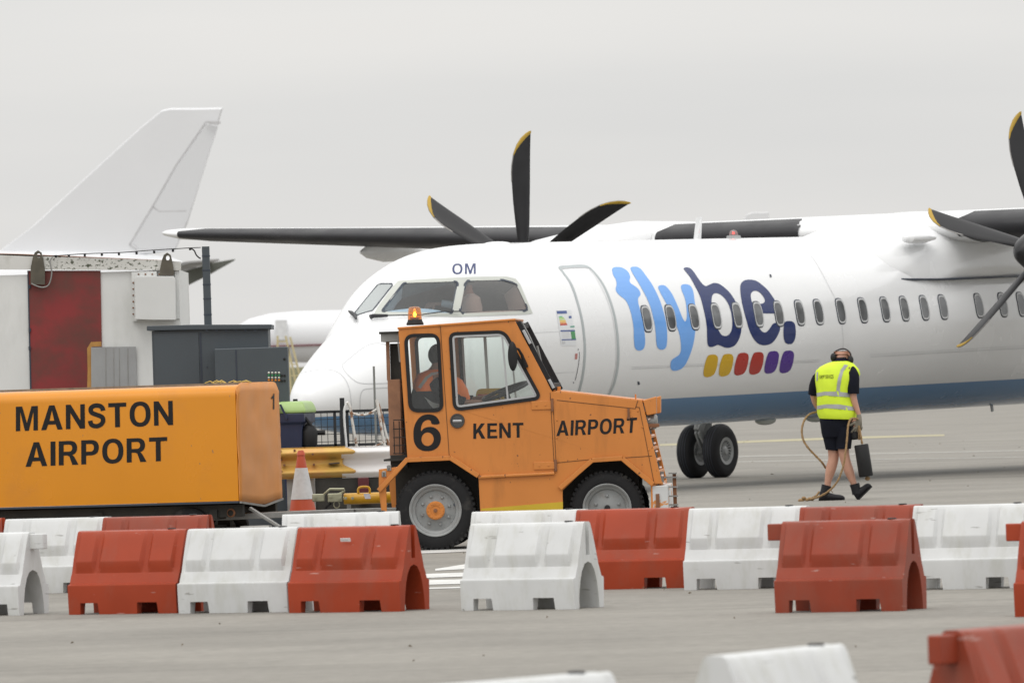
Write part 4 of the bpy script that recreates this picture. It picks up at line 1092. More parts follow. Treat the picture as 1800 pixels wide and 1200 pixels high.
# lettering
for quad, s_, nm in (([(832, 744), (920, 742.5), (920.5, 768.5), (832, 771)], 'KENT', 'letter'), ([(979, 739.5), (1120, 733.5), (1118, 760), (978, 766)], 'AIRPORT', 'letter')):
    for bm in word(s_, quad, .195):
        for v in bm.verts:
            x, z = T.at(v.co.x, v.co.y); v.co = Vector((x, -.0025, z))
        me = bpy.data.meshes.new('letter'); bm.to_mesh(me); bm.free(); obj_me('letter', me, tug, M_BLACKP)
for bm in word('6', [(725.5, 729), (775, 727), (776, 791.5), (726.5, 793.5)]):
    for v in bm.verts:
        x, z = T.at(v.co.x, v.co.y); v.co = Vector((x, -.0025, z))
    me = bpy.data.meshes.new('number'); bm.to_mesh(me); bm.free(); obj_me('number', me, tug, M_BLACKP)
# beacon on the roof
bx, bz = T.at(725.5, 571)
bc = part('beacon_base', MB().lathe([(.085, 0), (.085, .02), (.075, .035), (.07, .055), (.001, .055)], (bx, .35, bz), (0, 0, 1), 28), M_RUB, tug, True, angle=50)
part('beacon_lens', MB().lathe([(.070, .05), (.067, .12), (.06, .165), (.045, .18), (.001, .185)], (bx, .35, bz), (0, 0, 1), 28), glass('amber_lens', (1, .66, .16), .85, .1), bc, True)
part('beacon_lens', MB().lathe([(.066, .05), (.063, .12), (.056, .162), (.042, .176), (.001, .181)], (bx, .35, bz), (0, 0, 1), 28), glass('amber_lens_inner', (1, .72, .25), .92, .2), bc, True)
part('reflector', MB().lathe([(.02, .055), (.045, .06), (.05, .075), (.02, .08)], (bx, .35, bz), (0, 0, 1), 16), M_RUST, bc, True)
part('lamp', MB().sphere((bx, .35, bz + .105), .014, 12, 8, (1, 1, 1.6)), emis('lamp_filament', (1, .70, .22), 30), bc, True)
# rear end of the cab: exhaust shelf, dark rear opening, brown panel, mesh guard, tow frame
r0 = T.at(679, 604); r1 = T.at(702, 668); r2 = T.at(706, 805)
def rbox(name, a, b, y0, y1, m, **k):
    p = T.at(*a, y0); q = T.at(*b, y0)
    return part(name, MB().box(((p[0] + q[0]) / 2, (y0 + y1) / 2, (p[1] + q[1]) / 2), (abs(q[0] - p[0]), y1 - y0, abs(p[1] - q[1]))), m, tug, **k)
rbox('rear_panel', (681, 667), (707, 800), .28, 1.3, M_BRN, bevel=.005)
rbox('rear_post', (678, 601), (686, 668), .28, .34, M_BRN)
rbox('rear_opening', (685, 604), (705, 668), .34, 1.25, M_DK)
rbox('rear_shelf', (669, 586), (702, 600), .2, 1.35, M_STEEL, bevel=.005)
rbox('shelf_lid', (666, 583), (702, 586), .18, 1.37, M_DK)
x, z = T.at(697, 590); x2, z2 = T.at(701, 636)
part('hanging_strap', MB().bar((x, .15, z), (x2, .15, z2), .014, .006), M_STEEL, tug)
mg = MB()
for px_ in (690.5, 700, 709.5):
    a = T.at(px_, 740); b = T.at(px_ + 1.5, 798); mg.tube([(a[0], .12, a[1]), (b[0], .12, b[1])], .005, 5)
for py_ in (738, 754, 769, 783, 797):
    a = T.at(689.5, py_); b = T.at(711, py_ - .7); mg.tube([(a[0], .12, a[1]), (b[0], .12, b[1])], .005, 5)
part('mesh_guard', mg, M_RUB, tug)
rbox('rear_valance', (686, 800), (716, 822), .1, 1.4, M_DK)
tf_ = T.pts([(670.6, 900), (665.8, 862), (665.8, 824.5), (699.5, 820), (690, 835), (680, 850), (680, 900)])
for bx_ in ((675, 833), (684, 822)):
    x, z = T.at(*bx_)
    part('tow_eye', MB().tube([(x - .012, -.004, z + .022), (x - .012, -.004, z - .022), (x + .012, -.004, z - .022), (x + .012, -.004, z + .022), (x - .012, -.004, z + .022)], .012, 6), M_STEEL, tug)
# seat, steering wheel, yellow panel and cab pillars inside
x0, z0 = T.at(742, 740)
part('driver_seat', MB().box((x0, .75, z0 + .02), (.5, .5, .10)).box((x0 - .22, .75, z0 + .27), (.10, .5, .5)), M_RUB, tug, bevel=.03)
sc_, sz_ = T.at(884, 693, .55)
swb = MB(); tilt = Matrix.Rotation(R(-19), 3, 'Y') @ Matrix.Rotation(R(7), 3, 'X')
sz_ += .03; sc_ += .02
swb.tube([Vector((sc_, .62, sz_)) + tilt @ Vector((math.cos(a) * .235, math.sin(a) * .235, 0)) for a in [2 * math.pi * k / 28 for k in range(29)]], .018, 8)
for a in (0, 2.1, 4.2): swb.tube([Vector((sc_, .62, sz_)), Vector((sc_, .62, sz_)) + tilt @ Vector((math.cos(a) * .2, math.sin(a) * .2, 0))], .012, 6)
swb.tube([Vector((sc_, .62, sz_)), Vector((sc_ + .12, .62, sz_ - .35))], .03, 8)
part('steering_wheel', swb, M_RUB, tug, True)
x, z = T.at(862, 700, 1.2)
part('instrument_box', MB().plate(rrect((x - .13, z + .10), (x + .15, z + .10), (x + .2, z - .12), (x - .16, z - .12), .05, 4), [], V3, 1.1, 1.3), mat('yellow_box', (.55, .36, .04), .5), tug)
x, z = T.at(852, 703, 1.08)
part('red_pouch', MB().box((x, 1.08, z - .01), (.14, .03, .14)), mat('red_plastic', (.4, .03, .03), .5), tug, bevel=.01)
for a_, b_, y in (((852, 588), (859, 702), W - .05),):
    p = T.at(*a_, y); q = T.at(*b_, y); part('cab_pillar', MB().bar((p[0], y, p[1]), (q[0], y, q[1]), .03, .03, Vector((0, 1, 0))), M_ALU, tug)
p = T.at(730, 600, .5); q = T.at(738, 730, .5)
# wheels
def tug_wheel(px_, pyb, rad, yc, name, front):
    cx = T.at(px_, pyb)[0]; cz = rad
    pr = [(.62 * rad, -.10), (.70 * rad, -.115), (.88 * rad, -.11), (.965 * rad, -.085), (rad, -.05), (rad * 1.005, 0), (rad, .05), (.965 * rad, .085), (.88 * rad, .11), (.70 * rad, .115), (.62 * rad, .10)]
    w = part(name, MB().lathe(pr, (cx, yc, cz), (0, 1, 0), 56), M_TY2, tug, True, angle=60)
    lug = MB()
    for k in range(44):
        a = 2 * math.pi * k / 44
        for s in (-1, 1):
            aa = a + (.07 if s > 0 else 0); c = Vector((cx + math.cos(aa) * rad * .975, yc + s * .055, cz + math.sin(aa) * rad * .975))
            lug.box(c, (.03, .075, .026), Matrix.Rotation(-aa + math.pi / 2, 3, 'Y'))
    o = part('tread_block', lug, M_TY2, w); o['kind'] = 'stuff'
    R0 = rad * .65; s = -1 if yc < W / 2 else 1
    rim = MB().lathe([(R0 * .98, s * .10), (R0 * 1.02, s * .118), (R0 * .99, s * .124), (R0 * .93, s * .115), (R0 * .90, s * .09), (R0 * .80, s * .075), (R0 * .76, s * .045), (R0 * .5, s * .05), (R0 * .4, s * .06), (.001, s * .065)], (cx, yc, cz), (0, 1, 0), 48)
    part('rim', rim, M_RIMG, w, True, angle=35)
    hm = MB().lathe([(R0 * .13, s * .05), (R0 * .12, s * .075), (.001, s * .08)], (cx, yc, cz), (0, 1, 0), 24) if front else MB().lathe([(R0 * .36, s * .055), (R0 * .36, s * .10), (R0 * .32, s * .112), (R0 * .20, s * .112), (R0 * .18, s * .105), (.001, s * .105)], (cx, yc, cz), (0, 1, 0), 32)
    hub = part('hub', hm, M_OR if not front else M_RUB, w, True, angle=35, label='orange wheel hub' if not front else 'dark wheel hub')
    if front: hub.scale = (1, 1, 1)
    for k in range(8 if not front else 5):
        a = 2 * math.pi * k / (8 if not front else 5) + .3
        rr = R0 * .56 if not front else R0 * .5
        part('wheel_nut', MB().lathe([(.016, s * .04), (.016, s * .07), (.010, s * .078), (.001, s * .079)], (cx + math.cos(a) * rr, yc, cz + math.sin(a) * rr), (0, 1, 0), 6), M_RIMG, w)
    if not front:
        for k in range(12):
            a = 2 * math.pi * k / 12
            part('hub_bolt', MB().lathe([(.008, s * .10), (.008, s * .12), (.001, s * .121)], (cx + math.cos(a) * R0 * .28, yc, cz + math.sin(a) * R0 * .28), (0, 1, 0), 6), M_OR, w)
        part('hub_cap', MB().lathe([(.02, s * .10), (.018, s * .13), (.001, s * .132)], (cx, yc, cz), (0, 1, 0), 12), M_RUST, w)
        part('valve_hole', MB().lathe([(.001, s * .051), (.016, s * .0515)], (cx + .19, yc, cz + .05), (0, 1, 0), 10), M_SEAL, w)
r_rear = (T.at(764, 827)[1] - 0) / 2
for yc in (.14, W - .14):
    tug_wheel(767, 960, r_rear, yc, 'rear_wheel', False)
    tug_wheel(1069, 955, r_rear * .93, yc, 'front_wheel', True)

# ------------------------------------------------------------------ long orange trailer
TR = Side(416, 960, R(15), 73.6)
trl = thing('covered_trailer', 'long orange box trailer lettered in black behind the tractor', 'trailer', TR.M)
xr, zt = TR.at(413, 676); zb = TR.at(413, 880)[1]; zt = zt
LT = 4.6; WT = 1.45
# hull: side cross-section with rounded top edge
sec = []
for k in range(9):
    a = R(180 - k * 11.25); sec.append((.14 + .14 * math.cos(a), zt - .12 + .12 * math.sin(a)))
tp_ = [(0, zb)] + sec + [(WT - .12, zt), (WT, zt - .1), (WT, zb)]
shell = MB().loft([[Vector((x, y, z)) for y, z in tp_] for x in (xr - LT, xr)])
part('trailer_body', shell, M_ORT, trl, True, angle=50)
# end face, slightly proud and dented, with a pointed lower edge
ng = 14; g = MB(); vs = []; fs = []
ztop = zt + .02
for j in range(ng + 1):
    for i in range(ng + 1):
        u = i / ng; v = j / ng
        low = zb - .005 - (.085 if False else 0) - .05 * (1 - abs(u - .55) / .55 if u < .55 else 1 - (u - .55) / .45)
        top = ztop - (.05 * max(0, (.12 - u) / .12) ** 2) - (.10 * max(0, (u - .88) / .12) ** 2)
        z = low + (top - low) * v
        y = u * WT
        d = .012 + .035 * math.exp(-((u - .45) ** 2 / .06 + (v - .5) ** 2 / .12)) * noise.noise(Vector((u * 3.1, v * 4, 4))) + .012 * noise.noise(Vector((u * 8, v * 7, 1)))
        vs.append((xr + d, y, z))
for j in range(ng):
    for i in range(ng):
        a = j * (ng + 1) + i; fs.append((a, a + 1, a + ng + 2, a + ng + 1))
g.add(vs, fs)
ef = part('end_panel', g, M_ORE, trl, True)
m_ = ef.modifiers.new('s', 'SOLIDIFY'); m_.thickness = .01; m_.offset = 0
TE = Surf(ef, trl, TR.M)
for bm in word('1', [(475.5, 692), (480.5, 691), (480.5, 719), (475.5, 720)], .13):
    TE.decal('number', bm, M_BLACKP, 6, .012)
for quad, s_ in (([(28, 714.5), (303.5, 704), (304.5, 746.5), (28, 757.5)], 'MANSTON'), ([(45, 777.5), (294, 767.5), (294.5, 809.5), (45, 820)], 'AIRPORT')):
    for bm in word(s_, quad, .195):
        for v in bm.verts:
            x, z = TR.at(v.co.x, v.co.y); v.co = Vector((x, -.003, z))
        me = bpy.data.meshes.new('letter'); bm.to_mesh(me); bm.free(); obj_me('letter', me, trl, M_BLACKP)
part('bottom_edge', MB().bar((xr - LT, .01, zb - .012), (xr, .01, zb - .012), .03, .02), M_SEAL, trl)
part('bottom_edge', MB().bar((xr + .02, .0, zb - .015), (xr + .02, WT * .55, zb - .07), .02).bar((xr + .02, WT * .55, zb - .07), (xr + .02, WT, zb - .015), .02), M_STEEL, trl)
part('top_cover', MB().box((xr - LT / 2, WT * .55, zt + .012), (LT, WT * .8, .02)), mat('grey_felt', (.22, .19, .15), .9, var=.3, vscale=12), trl)
rg = random.Random(5); sc2 = MB()
for k in range(9):
    c = Vector((xr - .45 + k * .055, .25 + rg.random() * .3, zt + .025)); sc2.tube([c, c + Vector((.05, .02, .025 * rg.random())), c + Vector((.1, .01, -.005))], .006, 5)
part('frayed_edge', sc2, mat('frayed_yellow', (.5, .35, .1), .8, var=.3), trl)
# chassis, wheels, drawbar, clutter under the body
ch = part('trailer_chassis', MB().box((xr - LT / 2, .16, zb - .10), (LT, .07, .12)).box((xr - LT / 2, WT - .16, zb - .10), (LT, .07, .12)), M_DK, trl)
for k in range(4): part('cross_member', MB().box((xr - .3 - k * 1.2, WT / 2, zb - .13), (.08, WT - .2, .1)), M_DK, ch)
for cx in (xr - .55, xr - LT + .6):
    part('axle', MB().bar((cx, .1, .24), (cx, WT - .1, .24), .08), M_DK, ch)
    for yc in (.12, WT - .12):
        w = part('trailer_wheel', MB().lathe([(.12, -.06), (.19, -.065), (.235, -.04), (.24, 0), (.235, .04), (.19, .065), (.12, .06)], (cx, yc, .24), (0, 1, 0), 32), M_TY2, trl, True)
        part('rim', MB().lathe([(.001, -.045), (.125, -.055), (.125, .055), (.001, .045)], (cx, yc, .24), (0, 1, 0), 20), M_RIMG, w, True)
        part('spring_mount', MB().box((cx, yc + (.08 if yc < .5 else -.08), .42), (.12, .03, .34)), M_DK, ch)
db = MB().bar((xr - .7, .35, .36), (xr + 1.0, WT / 2 - .05, .38), .07, .06).bar((xr - .7, WT - .35, .36), (xr + 1.0, WT / 2 + .05, .38), .07, .06).bar((xr + .95, WT / 2, .38), (xr + 1.5, WT / 2, .38), .08, .06)
db_ = part('drawbar', db, M_STEEL, trl, bevel=.006)
part('lever', MB().bar((xr + .02, .3, zb - .08), (xr + .40, .25, .22), .05, .03).bar((xr + .38, .25, .21), (xr + .42, .25, .3), .04, .03), M_STEEL, db_, bevel=.005)
part('release_plate', MB().box((xr + .08, .3, .25), (.3, .1, .05)), M_WPAINT, db_)
part('ring_bolt', MB().lathe([(.03, 0), (.045, .02), (.03, .04)], (xr - .12, .1, zb - .12), (0, 1, 0), 14), M_RUST, db_, True)

# yellow tow bar lying behind the tractor
Q = Side(600, 960, R(0), 74.6)
tb = thing('tow_bar', 'yellow cylindrical tow bar with carry handle and greenish coupling head', 'tow bar', Q.M)
M_TBY = mat('tow_bar_yellow', (.62, .33, .01), .35, var=.05, dirt=(.3, .17, .04), dirt_amt=.4, dirt_scale=(5, 5, 5))
M_ZINC = mat('yellow_zinc_metal', (.38, .38, .27), .4, metal=.5, var=.15, vscale=9)
x0, zc = Q.at(604, 871); x1 = Q.at(668, 871)[0]
zc = Q.at(604, 876.5)[1]
part('bar_tube', MB().lathe([(.001, 0), (.05, 0), (.057, .01), (.057, x1 - x0 + .25), (.05, x1 - x0 + .26)], (x0, 0, zc), (1, 0, 0), 28), M_TBY, tb, True, angle=50)
h0 = Q.at(630, 866); h1 = Q.at(650, 866); ht = Q.at(640, 855.5)[1]
part('carry_handle', MB().tube(spline([(h0[0], -.02, h0[1]), (h0[0], -.02, ht - .02), (h0[0] + .025, -.02, ht), (h1[0] - .025, -.02, ht), (h1[0], -.02, ht - .02), (h1[0], -.02, h1[1])], 3, False), .012, 8), M_TBY, tb, True)
part('sticker', MB().plate([Q.at(639, 867), Q.at(650, 867), Q.at(652, 876), Q.at(642, 876)], [], V3, -.0592, -.0582), mat('sticker_white', (.65, .67, .75), .5), tb)
cp = MB()
for a, b, y0, y1 in (((549, 868), (571, 880.5), -.05, .05), ((576, 867), (602, 881), -.06, .06), ((602, 872), (625, 878), -.02, .02)):
    p = Q.at(*a); q = Q.at(*b); cp.box(((p[0] + q[0]) / 2, (y0 + y1) / 2 - .03, (p[1] + q[1]) / 2), (q[0] - p[0], y1 - y0, p[1] - q[1]))
cpl = part('coupling_head', cp, M_ZINC, tb, bevel=.008)
for c in ((555, 874), (582, 872), (597, 875), (608, 875), (620, 875)):
    x, z = Q.at(*c); part('bolt', MB().lathe([(.016, -.09), (.016, -.105), (.001, -.106)], (x, 0, z), (0, 1, 0), 8), M_ZINC, cpl)
hd = [Q.at(*c) for c in ((570, 868), (580, 859), (605, 859), (606, 862), (596, 868))]
part('lever', MB().tube([(p[0], -.07, p[1]) for p in hd], .012, 6), M_ZINC, cpl, True)
rg_ = Q.at(592, 886); part('ring', MB().tube([(rg_[0] + .03 * math.cos(a), -.06, rg_[1] + .035 * math.sin(a)) for a in [2 * math.pi * k / 16 for k in range(17)]], .006, 6), M_ZINC, cpl, True)
cb = [Q.at(*c) for c in ((583, 884), (575, 890), (572, 898), (574, 906))]
part('cable', MB().tube(spline([(p[0], -.05, p[1]) for p in cb], 4, False), .012, 6), M_RUB, tb, True)
wz = Q.at(649, 893); wh = part('jockey_wheel', MB().lathe([(.02, -.03), (.09, -.03), (.10, -.015), (.10, .015), (.09, .03), (.02, .03)], (wz[0], -.05, .1), (0, 1, 0), 24), M_TY2, tb, True)
part('rim', MB().lathe([(.001, -.036), (.06, -.036), (.065, -.03)], (wz[0], -.05, .1), (0, 1, 0), 20), M_STEEL, wh, True)
part('support_leg', MB().bar((x0 + .45, 0, zc), (wz[0], -.0, .1), .04).bar((x0 + .05, 0, zc), (x0 + .05, 0, .0), .04).box((x0 + .05, 0, .012), (.16, .16, .024)), M_STEEL, tb)

# ------------------------------------------------------------------ traffic cone
cY = gnd(535, 950).y
cc = atY(532, 895, 76.5); cg = Vector((cc.x, 76.5, 0))
cone = thing('traffic_cone', 'red and white striped traffic cone in front of the yellow guard rail', 'traffic cone', Matrix.Translation(cg))
zt_ = atY(530, 791, 76.5).z
M_CR = mat('cone_red', (.46, .075, .03), .5, var=.06, vscale=9, dirt=(.3, .08, .04), dirt_amt=.4, dirt_scale=(6, 6, 6))
M_CW = mat('cone_white_sleeve', (.55, .56, .57), .55, var=.06, vscale=20, dirt=(.35, .34, .32), dirt_amt=.5, dirt_scale=(7, 7, 7))
rb = .20; rt = .028
def cr(z): return rb + (rt - rb) * (z / zt_)
z1 = atY(530, 877, 76.5).z; z2 = atY(530, 822, 76.5).z
part('cone_body', MB().lathe([(cr(.02) , .02), (cr(z1), z1), (cr(z2), z2), (cr(zt_ * .945), zt_ * .945), (cr(zt_ * .95) + .008, zt_ * .95), (.038, zt_ * .975), (.026, zt_), (.001, zt_)], (0, 0, 0), (0, 0, 1), 36), M_CR, cone, True, angle=60)
part('reflective_sleeve', MB().lathe([(cr(z1) + .004, z1), (cr(z2) + .004, z2)], (0, 0, 0), (0, 0, 1), 36), M_CW, cone, True)
part('cone_base', MB().box((0, 0, .02), (.46, .46, .04)), M_CR, cone, bevel=.015)

# ------------------------------------------------------------------ guard rail: yellow rail and white rail on posts
GR = Side(560, 900, R(0), 79.0)
M_RY = mat('yellow_rail_paint', (.60, .37, .09), .5, var=.10, vscale=3, dirt=(.62, .25, .10), dirt_amt=.9, dirt_scale=(3, 3, 5), dirt_lo=.48, dirt_hi=.7, bump=.1)
M_RW = mat('white_rail_paint', (.80, .80, .80), .35, var=.02, vscale=3)
gr_ = thing('guard_rail', 'corrugated steel guard rail painted yellow on one length and white on the next', 'guard rail', GR.M)
def wprof(z0, z1):
    h = z1 - z0; L = [(0, 1.0), (.02, .985), (-.055, .86), (-.06, .78), (.01, .62), (.02, .5), (.01, .38), (-.06, .22), (-.055, .14), (.02, .015), (0, 0)]
    P = spline([Vector((y, z0 + h * v, 0)) for y, v in L], 3, False)
    return [(p.x, p.y) for p in P]
def rail(name, xa, xb, zt0, zb0, m, notch, d=0):
    x0, ztt = GR.at(xa, zt0); x1 = GR.at(xb, zt0)[0]; zbb = GR.at(xa, zb0)[1]
    pr = wprof(zbb, ztt)
    n0 = [Vector((x0, y + d, z)) for y, z in pr]
    n1 = [Vector((x1 + (notch * (y + .06) / .08 if notch else 0), y + d, z)) for y, z in pr]
    mb = MB().loft([n0, n1], False, False)
    o = part(name, mb, m, gr_, True, angle=80)
    md = o.modifiers.new('s', 'SOLIDIFY'); md.thickness = .006
    return o
ry = rail('yellow_rail', 440, 623, 789, 843.5, M_RY, -.13, -.012)
rail('white_rail', 600, 1100, 785.5, 840, M_RW, 0)
rail('yellow_rail', 200, 445, 796, 850, M_RY, 0, .012)
for a, b in (((578, 814.5), (597, 812.8)),):
    p = GR.at(*a); q = GR.at(*b); part('slot', MB().bar((p[0], -.0, p[1]), (q[0], -.0, q[1]), .008, .12, Vector((0, 1, 0))), M_SEAL, ry)
for c in ((493, 792), (518, 791), (494, 808), (500, 817), (552, 816), (550, 798), (495, 828)):
    x, z = GR.at(*c); part('bolt', MB().lathe([(.012, -.01), (.012, -.085), (.001, -.088)], (x, 0, z), (0, 1, 0), 8), M_RUST, ry)
for px_ in (514, 631 + 100, 545):
    x, z = GR.at(px_, 860); part('rail_post', MB().box((x, .10, .35), (.12 if px_ != 545 else .09, .1, .7)), M_STEEL, gr_)

# ------------------------------------------------------------------ wheelie bin
Bn = Side(510, 900, R(8), 80.5)
bn = thing('wheelie_bin', 'navy blue wheeled bin with a lime green lid beside the trailer', 'wheeled bin', Bn.M)
M_NAVY = mat('navy_plastic', (.016, .024, .06), .4, var=.08); M_LIME = mat('lime_plastic', (.33, .48, .17), .4, var=.05)
xa, zl = Bn.at(486, 727); xb = Bn.at(533, 727)[0]
part('bin_body', MB().loft([[Vector((x, y, z)) for x, y in ((xa + i, i), (xb - i, i), (xb - i, .7 - i), (xa + i, .7 - i))] for z, i in ((.12, .08), (zl - .12, .02), (zl - .10, -.01), (zl, -.01))]), M_NAVY, bn, bevel=.012)
lid = []
for k, (dz, i) in enumerate(((0, -.01), (.035, -.01), (.08, .01), (.12, .04), (.13, .10))):
    lid.append([Vector((x, y, zl + dz)) for x, y in ((xa - .05 + i, i), (xb + .02 - i * .7, i), (xb + .02 - i * .7, .7 - i), (xa - .05 + i, .7 - i))])
part('bin_lid', MB().loft(lid), M_LIME, bn, bevel=.015)
part('lid_hinge', MB().tube([(xa + .03, -.03, zl + .10), (xa + .03, -.03, zl - .02)], .012, 8).bar((xa + .05, -.025, zl + .1), (xa + .12, -.025, zl - .06), .03, .02), M_NAVY, bn)
part('bin_handle', MB().tube([(xb, .2, zl - .12), (xb + .10, .2, zl - .22), (xb + .2, .2, zl - .22)], .03, 8).tube([(xb, .1, zl - .05), (xb + .09, .12, zl - .18)], .02, 6), M_RUB, bn, True)
part('bin_bag', MB().loft([[Vector((xb + .03 + math.cos(a) * r_, .15 + math.sin(a) * r_, z)) for a in [2 * math.pi * k / 14 for k in range(14)]] for z, r_ in ((zl - .14, .06), (zl - .2, .10), (zl - .35, .09), (zl - .42, .04))]), M_RUB, bn, True)
for y in (.08, .62): part('bin_wheel', MB().lathe([(.001, -.03), (.1, -.03), (.11, 0), (.1, .03), (.001, .03)], (xb - .06, y, .11), (0, 1, 0), 24), M_RUB, bn, True)

# ------------------------------------------------------------------ mesh fence and posts
FN = Side(610, 900, R(0), 84)
M_FB = mat('black_fence_steel', (.02, .022, .025), .5, var=.1)
fence = thing('mesh_fence', 'low black welded mesh fence between dark posts in front of the airliner nose', 'fence', FN.M)
x0, zt_f = FN.at(531, 725); x1 = FN.at(700, 722)[0]; zb_f = FN.at(600, 782)[1]
fr = MB()
for z in (zt_f, zb_f, .08): fr.bar((x0 - .2, 0, z), (x1 + 1.2, 0, z), .03)
part('fence_rail', fr, M_FB, fence)
part('fence_frame', MB().bar((FN.at(589, 750)[0], 0, .05), (FN.at(589, 750)[0], 0, zt_f), .03).bar((FN.at(611, 750)[0], 0, .05), (FN.at(611, 750)[0], 0, zt_f), .03), M_FB, fence)
for k in range(34):
    x = x0 + (k) * .071
    if x > x1 + 1.2: break
    part('fence_wire', MB().bar((x, 0, .08), (x, 0, zt_f), .007), M_FB, fence)
for k in range(10):
    z = zt_f - .085 * (k + 1)
    if z < .1: break
    part('fence_wire', MB().bar((x0 - .2, .008, z), (x1 + 1.2, .008, z), .007), M_FB, fence)
for a, m, w_, lab in (((601, 699), M_FB, .052, 'tall dark square fence post left of the rusty rails'), ((657, 643.5), mat('galvanised_post', (.22, .23, .22), .5, metal=.3), .024, 'thin tall grey pole standing among the rusty rails'), ((519, 701), M_FB, .05, 'short dark post top showing just above the green bin lid')):
    p = atY(a[0], a[1], 82.4 if w_ > .03 else 82.0)
    single('fence_post', MB().box((p.x, p.y, p.z / 2), (w_, w_, p.z)), m, lab, 'post', group='posts behind the guard rail')
# rusty white rails (ladder-like hoops)
RL = Side(640, 900, R(0), 81)
M_RR = mat('rusty_white_tube', (.62, .61, .58), .6, var=.08, vscale=9, dirt=(.22, .09, .03), dirt_amt=.95, dirt_scale=(14, 14, 9), dirt_lo=.50, dirt_hi=.58)
rl = thing('tubular_rack', 'rusty white tubular steel rack standing behind the guard rail', 'rack', RL.M)
def tube_px(S, L, r_, y, n=4): return spline([(lambda q: Vector((q[0], y, q[1])))(S.at(*p, y)) for p in L], n, False), r_
def tpart(S, root, name, L, r_, y, m, sm=True):
    pts, r2 = tube_px(S, L, r_, y); return part(name, MB().tube(pts, r2, 8), m, root, True)
tpart(RL, rl, 'hoop', [(611, 840), (609, 785), (606, 750), (605, 722), (609, 709), (612, 707)], .013, .3, M_RW)
tpart(RL, rl, 'hoop', [(611, 707), (616, 718), (620, 745), (624, 770), (627, 785), (632, 840)], .016, 0, M_RR)
tpart(RL, rl, 'hoop', [(662, 702), (666, 725), (671, 755), (675, 778), (678, 800), (682, 850)], .017, 0, M_RR)
tpart(RL, rl, 'hoop', [(664, 706), (671, 730), (678, 760), (682, 778), (690, 840)], .014, .25, M_RR)
tpart(RL, rl, 'cross_tube', [(617, 725), (630, 729), (645, 728), (657, 722), (662, 719)], .012, 0, M_RR)
tpart(RL, rl, 'cross_tube', [(632, 842), (638, 844), (650, 845), (672, 843)], .012, -.02, M_RR)
tpart(RL, rl, 'cross_tube', [(655, 786), (668, 780), (676, 778)], .010, 0, M_RR)
tpart(RL, rl, 'hoop', [(632, 840), (637, 860), (640, 900), (642, 960)], .014, -.02, M_RR)
# dark stored equipment under the rail
eq = thing('equipment_crate', 'dark maroon and black equipment crate under the guard rail', 'crate', Side(615, 900, 0, 80.4).M)
part('crate_box', MB().box((.05, .2, .42), (.9, .5, .55)), M_DK, eq, bevel=.02)
part('crate_end', MB().box((.16, -.08, .5), (.12, .08, .28)), mat('maroon_paint', (.10, .015, .02), .5), eq, bevel=.01)
part('crate_frame', MB().box((.05, -.07, .69), (.92, .03, .03)).box((-.38, -.07, .42), (.03, .03, .55)).box((.48, -.07, .42), (.03, .03, .55)), M_STEEL, eq)

# ------------------------------------------------------------------ site cabin (white container with red door panel)
CB = Side(180, 900, R(0), 84)
M_CW2 = mat('cabin_white_paint', (.66, .67, .66), .55, var=.05, vscale=1.5, dirt=(.28, .29, .25), dirt_amt=.5, dirt_scale=(1.5, 1.5, .5), dirt_lo=.5, dirt_hi=.8)
M_CRD = mat('cabin_red_paint', (.21, .022, .022), .6, var=.25, vscale=.9, dirt=(.10, .035, .025), dirt_amt=.85, dirt_scale=(1.3, 1.3, 1.6), dirt_lo=.42, dirt_hi=.6)
cab = thing('site_cabin', 'white painted portable cabin with dark red door and lifting lugs on the roof edge', 'cabin', CB.M)
def cbx(name, a, b, y0, y1, m, **k):
    p = CB.at(*a, y0); q = CB.at(*b, y0)
    return part(name, MB().box(((p[0] + q[0]) / 2, (y0 + y1) / 2, (p[1] + q[1]) / 2), (abs(q[0] - p[0]), y1 - y0, abs(p[1] - q[1]))), m, cab, **k)
xl = CB.at(-260, 500)[0]; xr_ = CB.at(315, 500)[0]; zr = CB.at(315, 474)[1]
part('cabin_wall', MB().box(((xl + xr_) / 2, 1.25, zr / 2 + .02), (xr_ - xl, 2.5, zr - .04)), M_CW2, cab)
M_RE = mat('roof_edge_flaking', (.60, .60, .57), .7, var=.05, dirt=(.05, .06, .03), dirt_amt=.95, dirt_scale=(22, 22, 26), dirt_lo=.54, dirt_hi=.60)
M_RE2 = mat('roof_edge_clean', (.60, .60, .58), .7, var=.08, dirt=(.3, .3, .25), dirt_amt=.5, dirt_scale=(6, 6, 6))
# roof beam follows the roof line
def slab(name, L, y0, y1, m, **k): return part(name, MB().plate(CB.pts(L, y0), [], V3, y0, y1), m, cab, **k)
slab('roof_beam', [(-260, 437), (52, 450.5), (76, 450.6), (76, 474), (-260, 472)], -.05, 0, M_RE2)
slab('roof_beam', [(76.5, 450.6), (288, 457.5), (288, 474.5), (76.5, 474.2)], -.05, 0, M_RE)
slab('roof_beam', [(288.5, 457.8), (318, 460), (318, 475), (288.5, 475)], -.05, .0, M_RE2)
rf = CB.pts([(-260, 438), (30, 445.5), (290, 457)], 0)
part('cabin_roof', MB().loft([[Vector((p[0], 0, p[1] - .01)) for p in rf], [Vector((p[0], 1.2, p[1] + .015)) for p in rf], [Vector((p[0], 2.5, p[1] - .02)) for p in rf]], False, False), mat('rust_roof', (.20, .09, .055), .9, var=.3, vscale=2, dirt=(.45, .3, .1), dirt_amt=.6, dirt_scale=(2, 2, 2)), cab)
slab('door_panel', [(50, 475.5), (176.5, 475.5), (180.5, 700), (54, 700)], -.02, .02, M_CRD)
slab('door_gap', [(48, 475.5), (50, 475.5), (56, 700), (53, 700)], -.025, 0, M_SEAL)
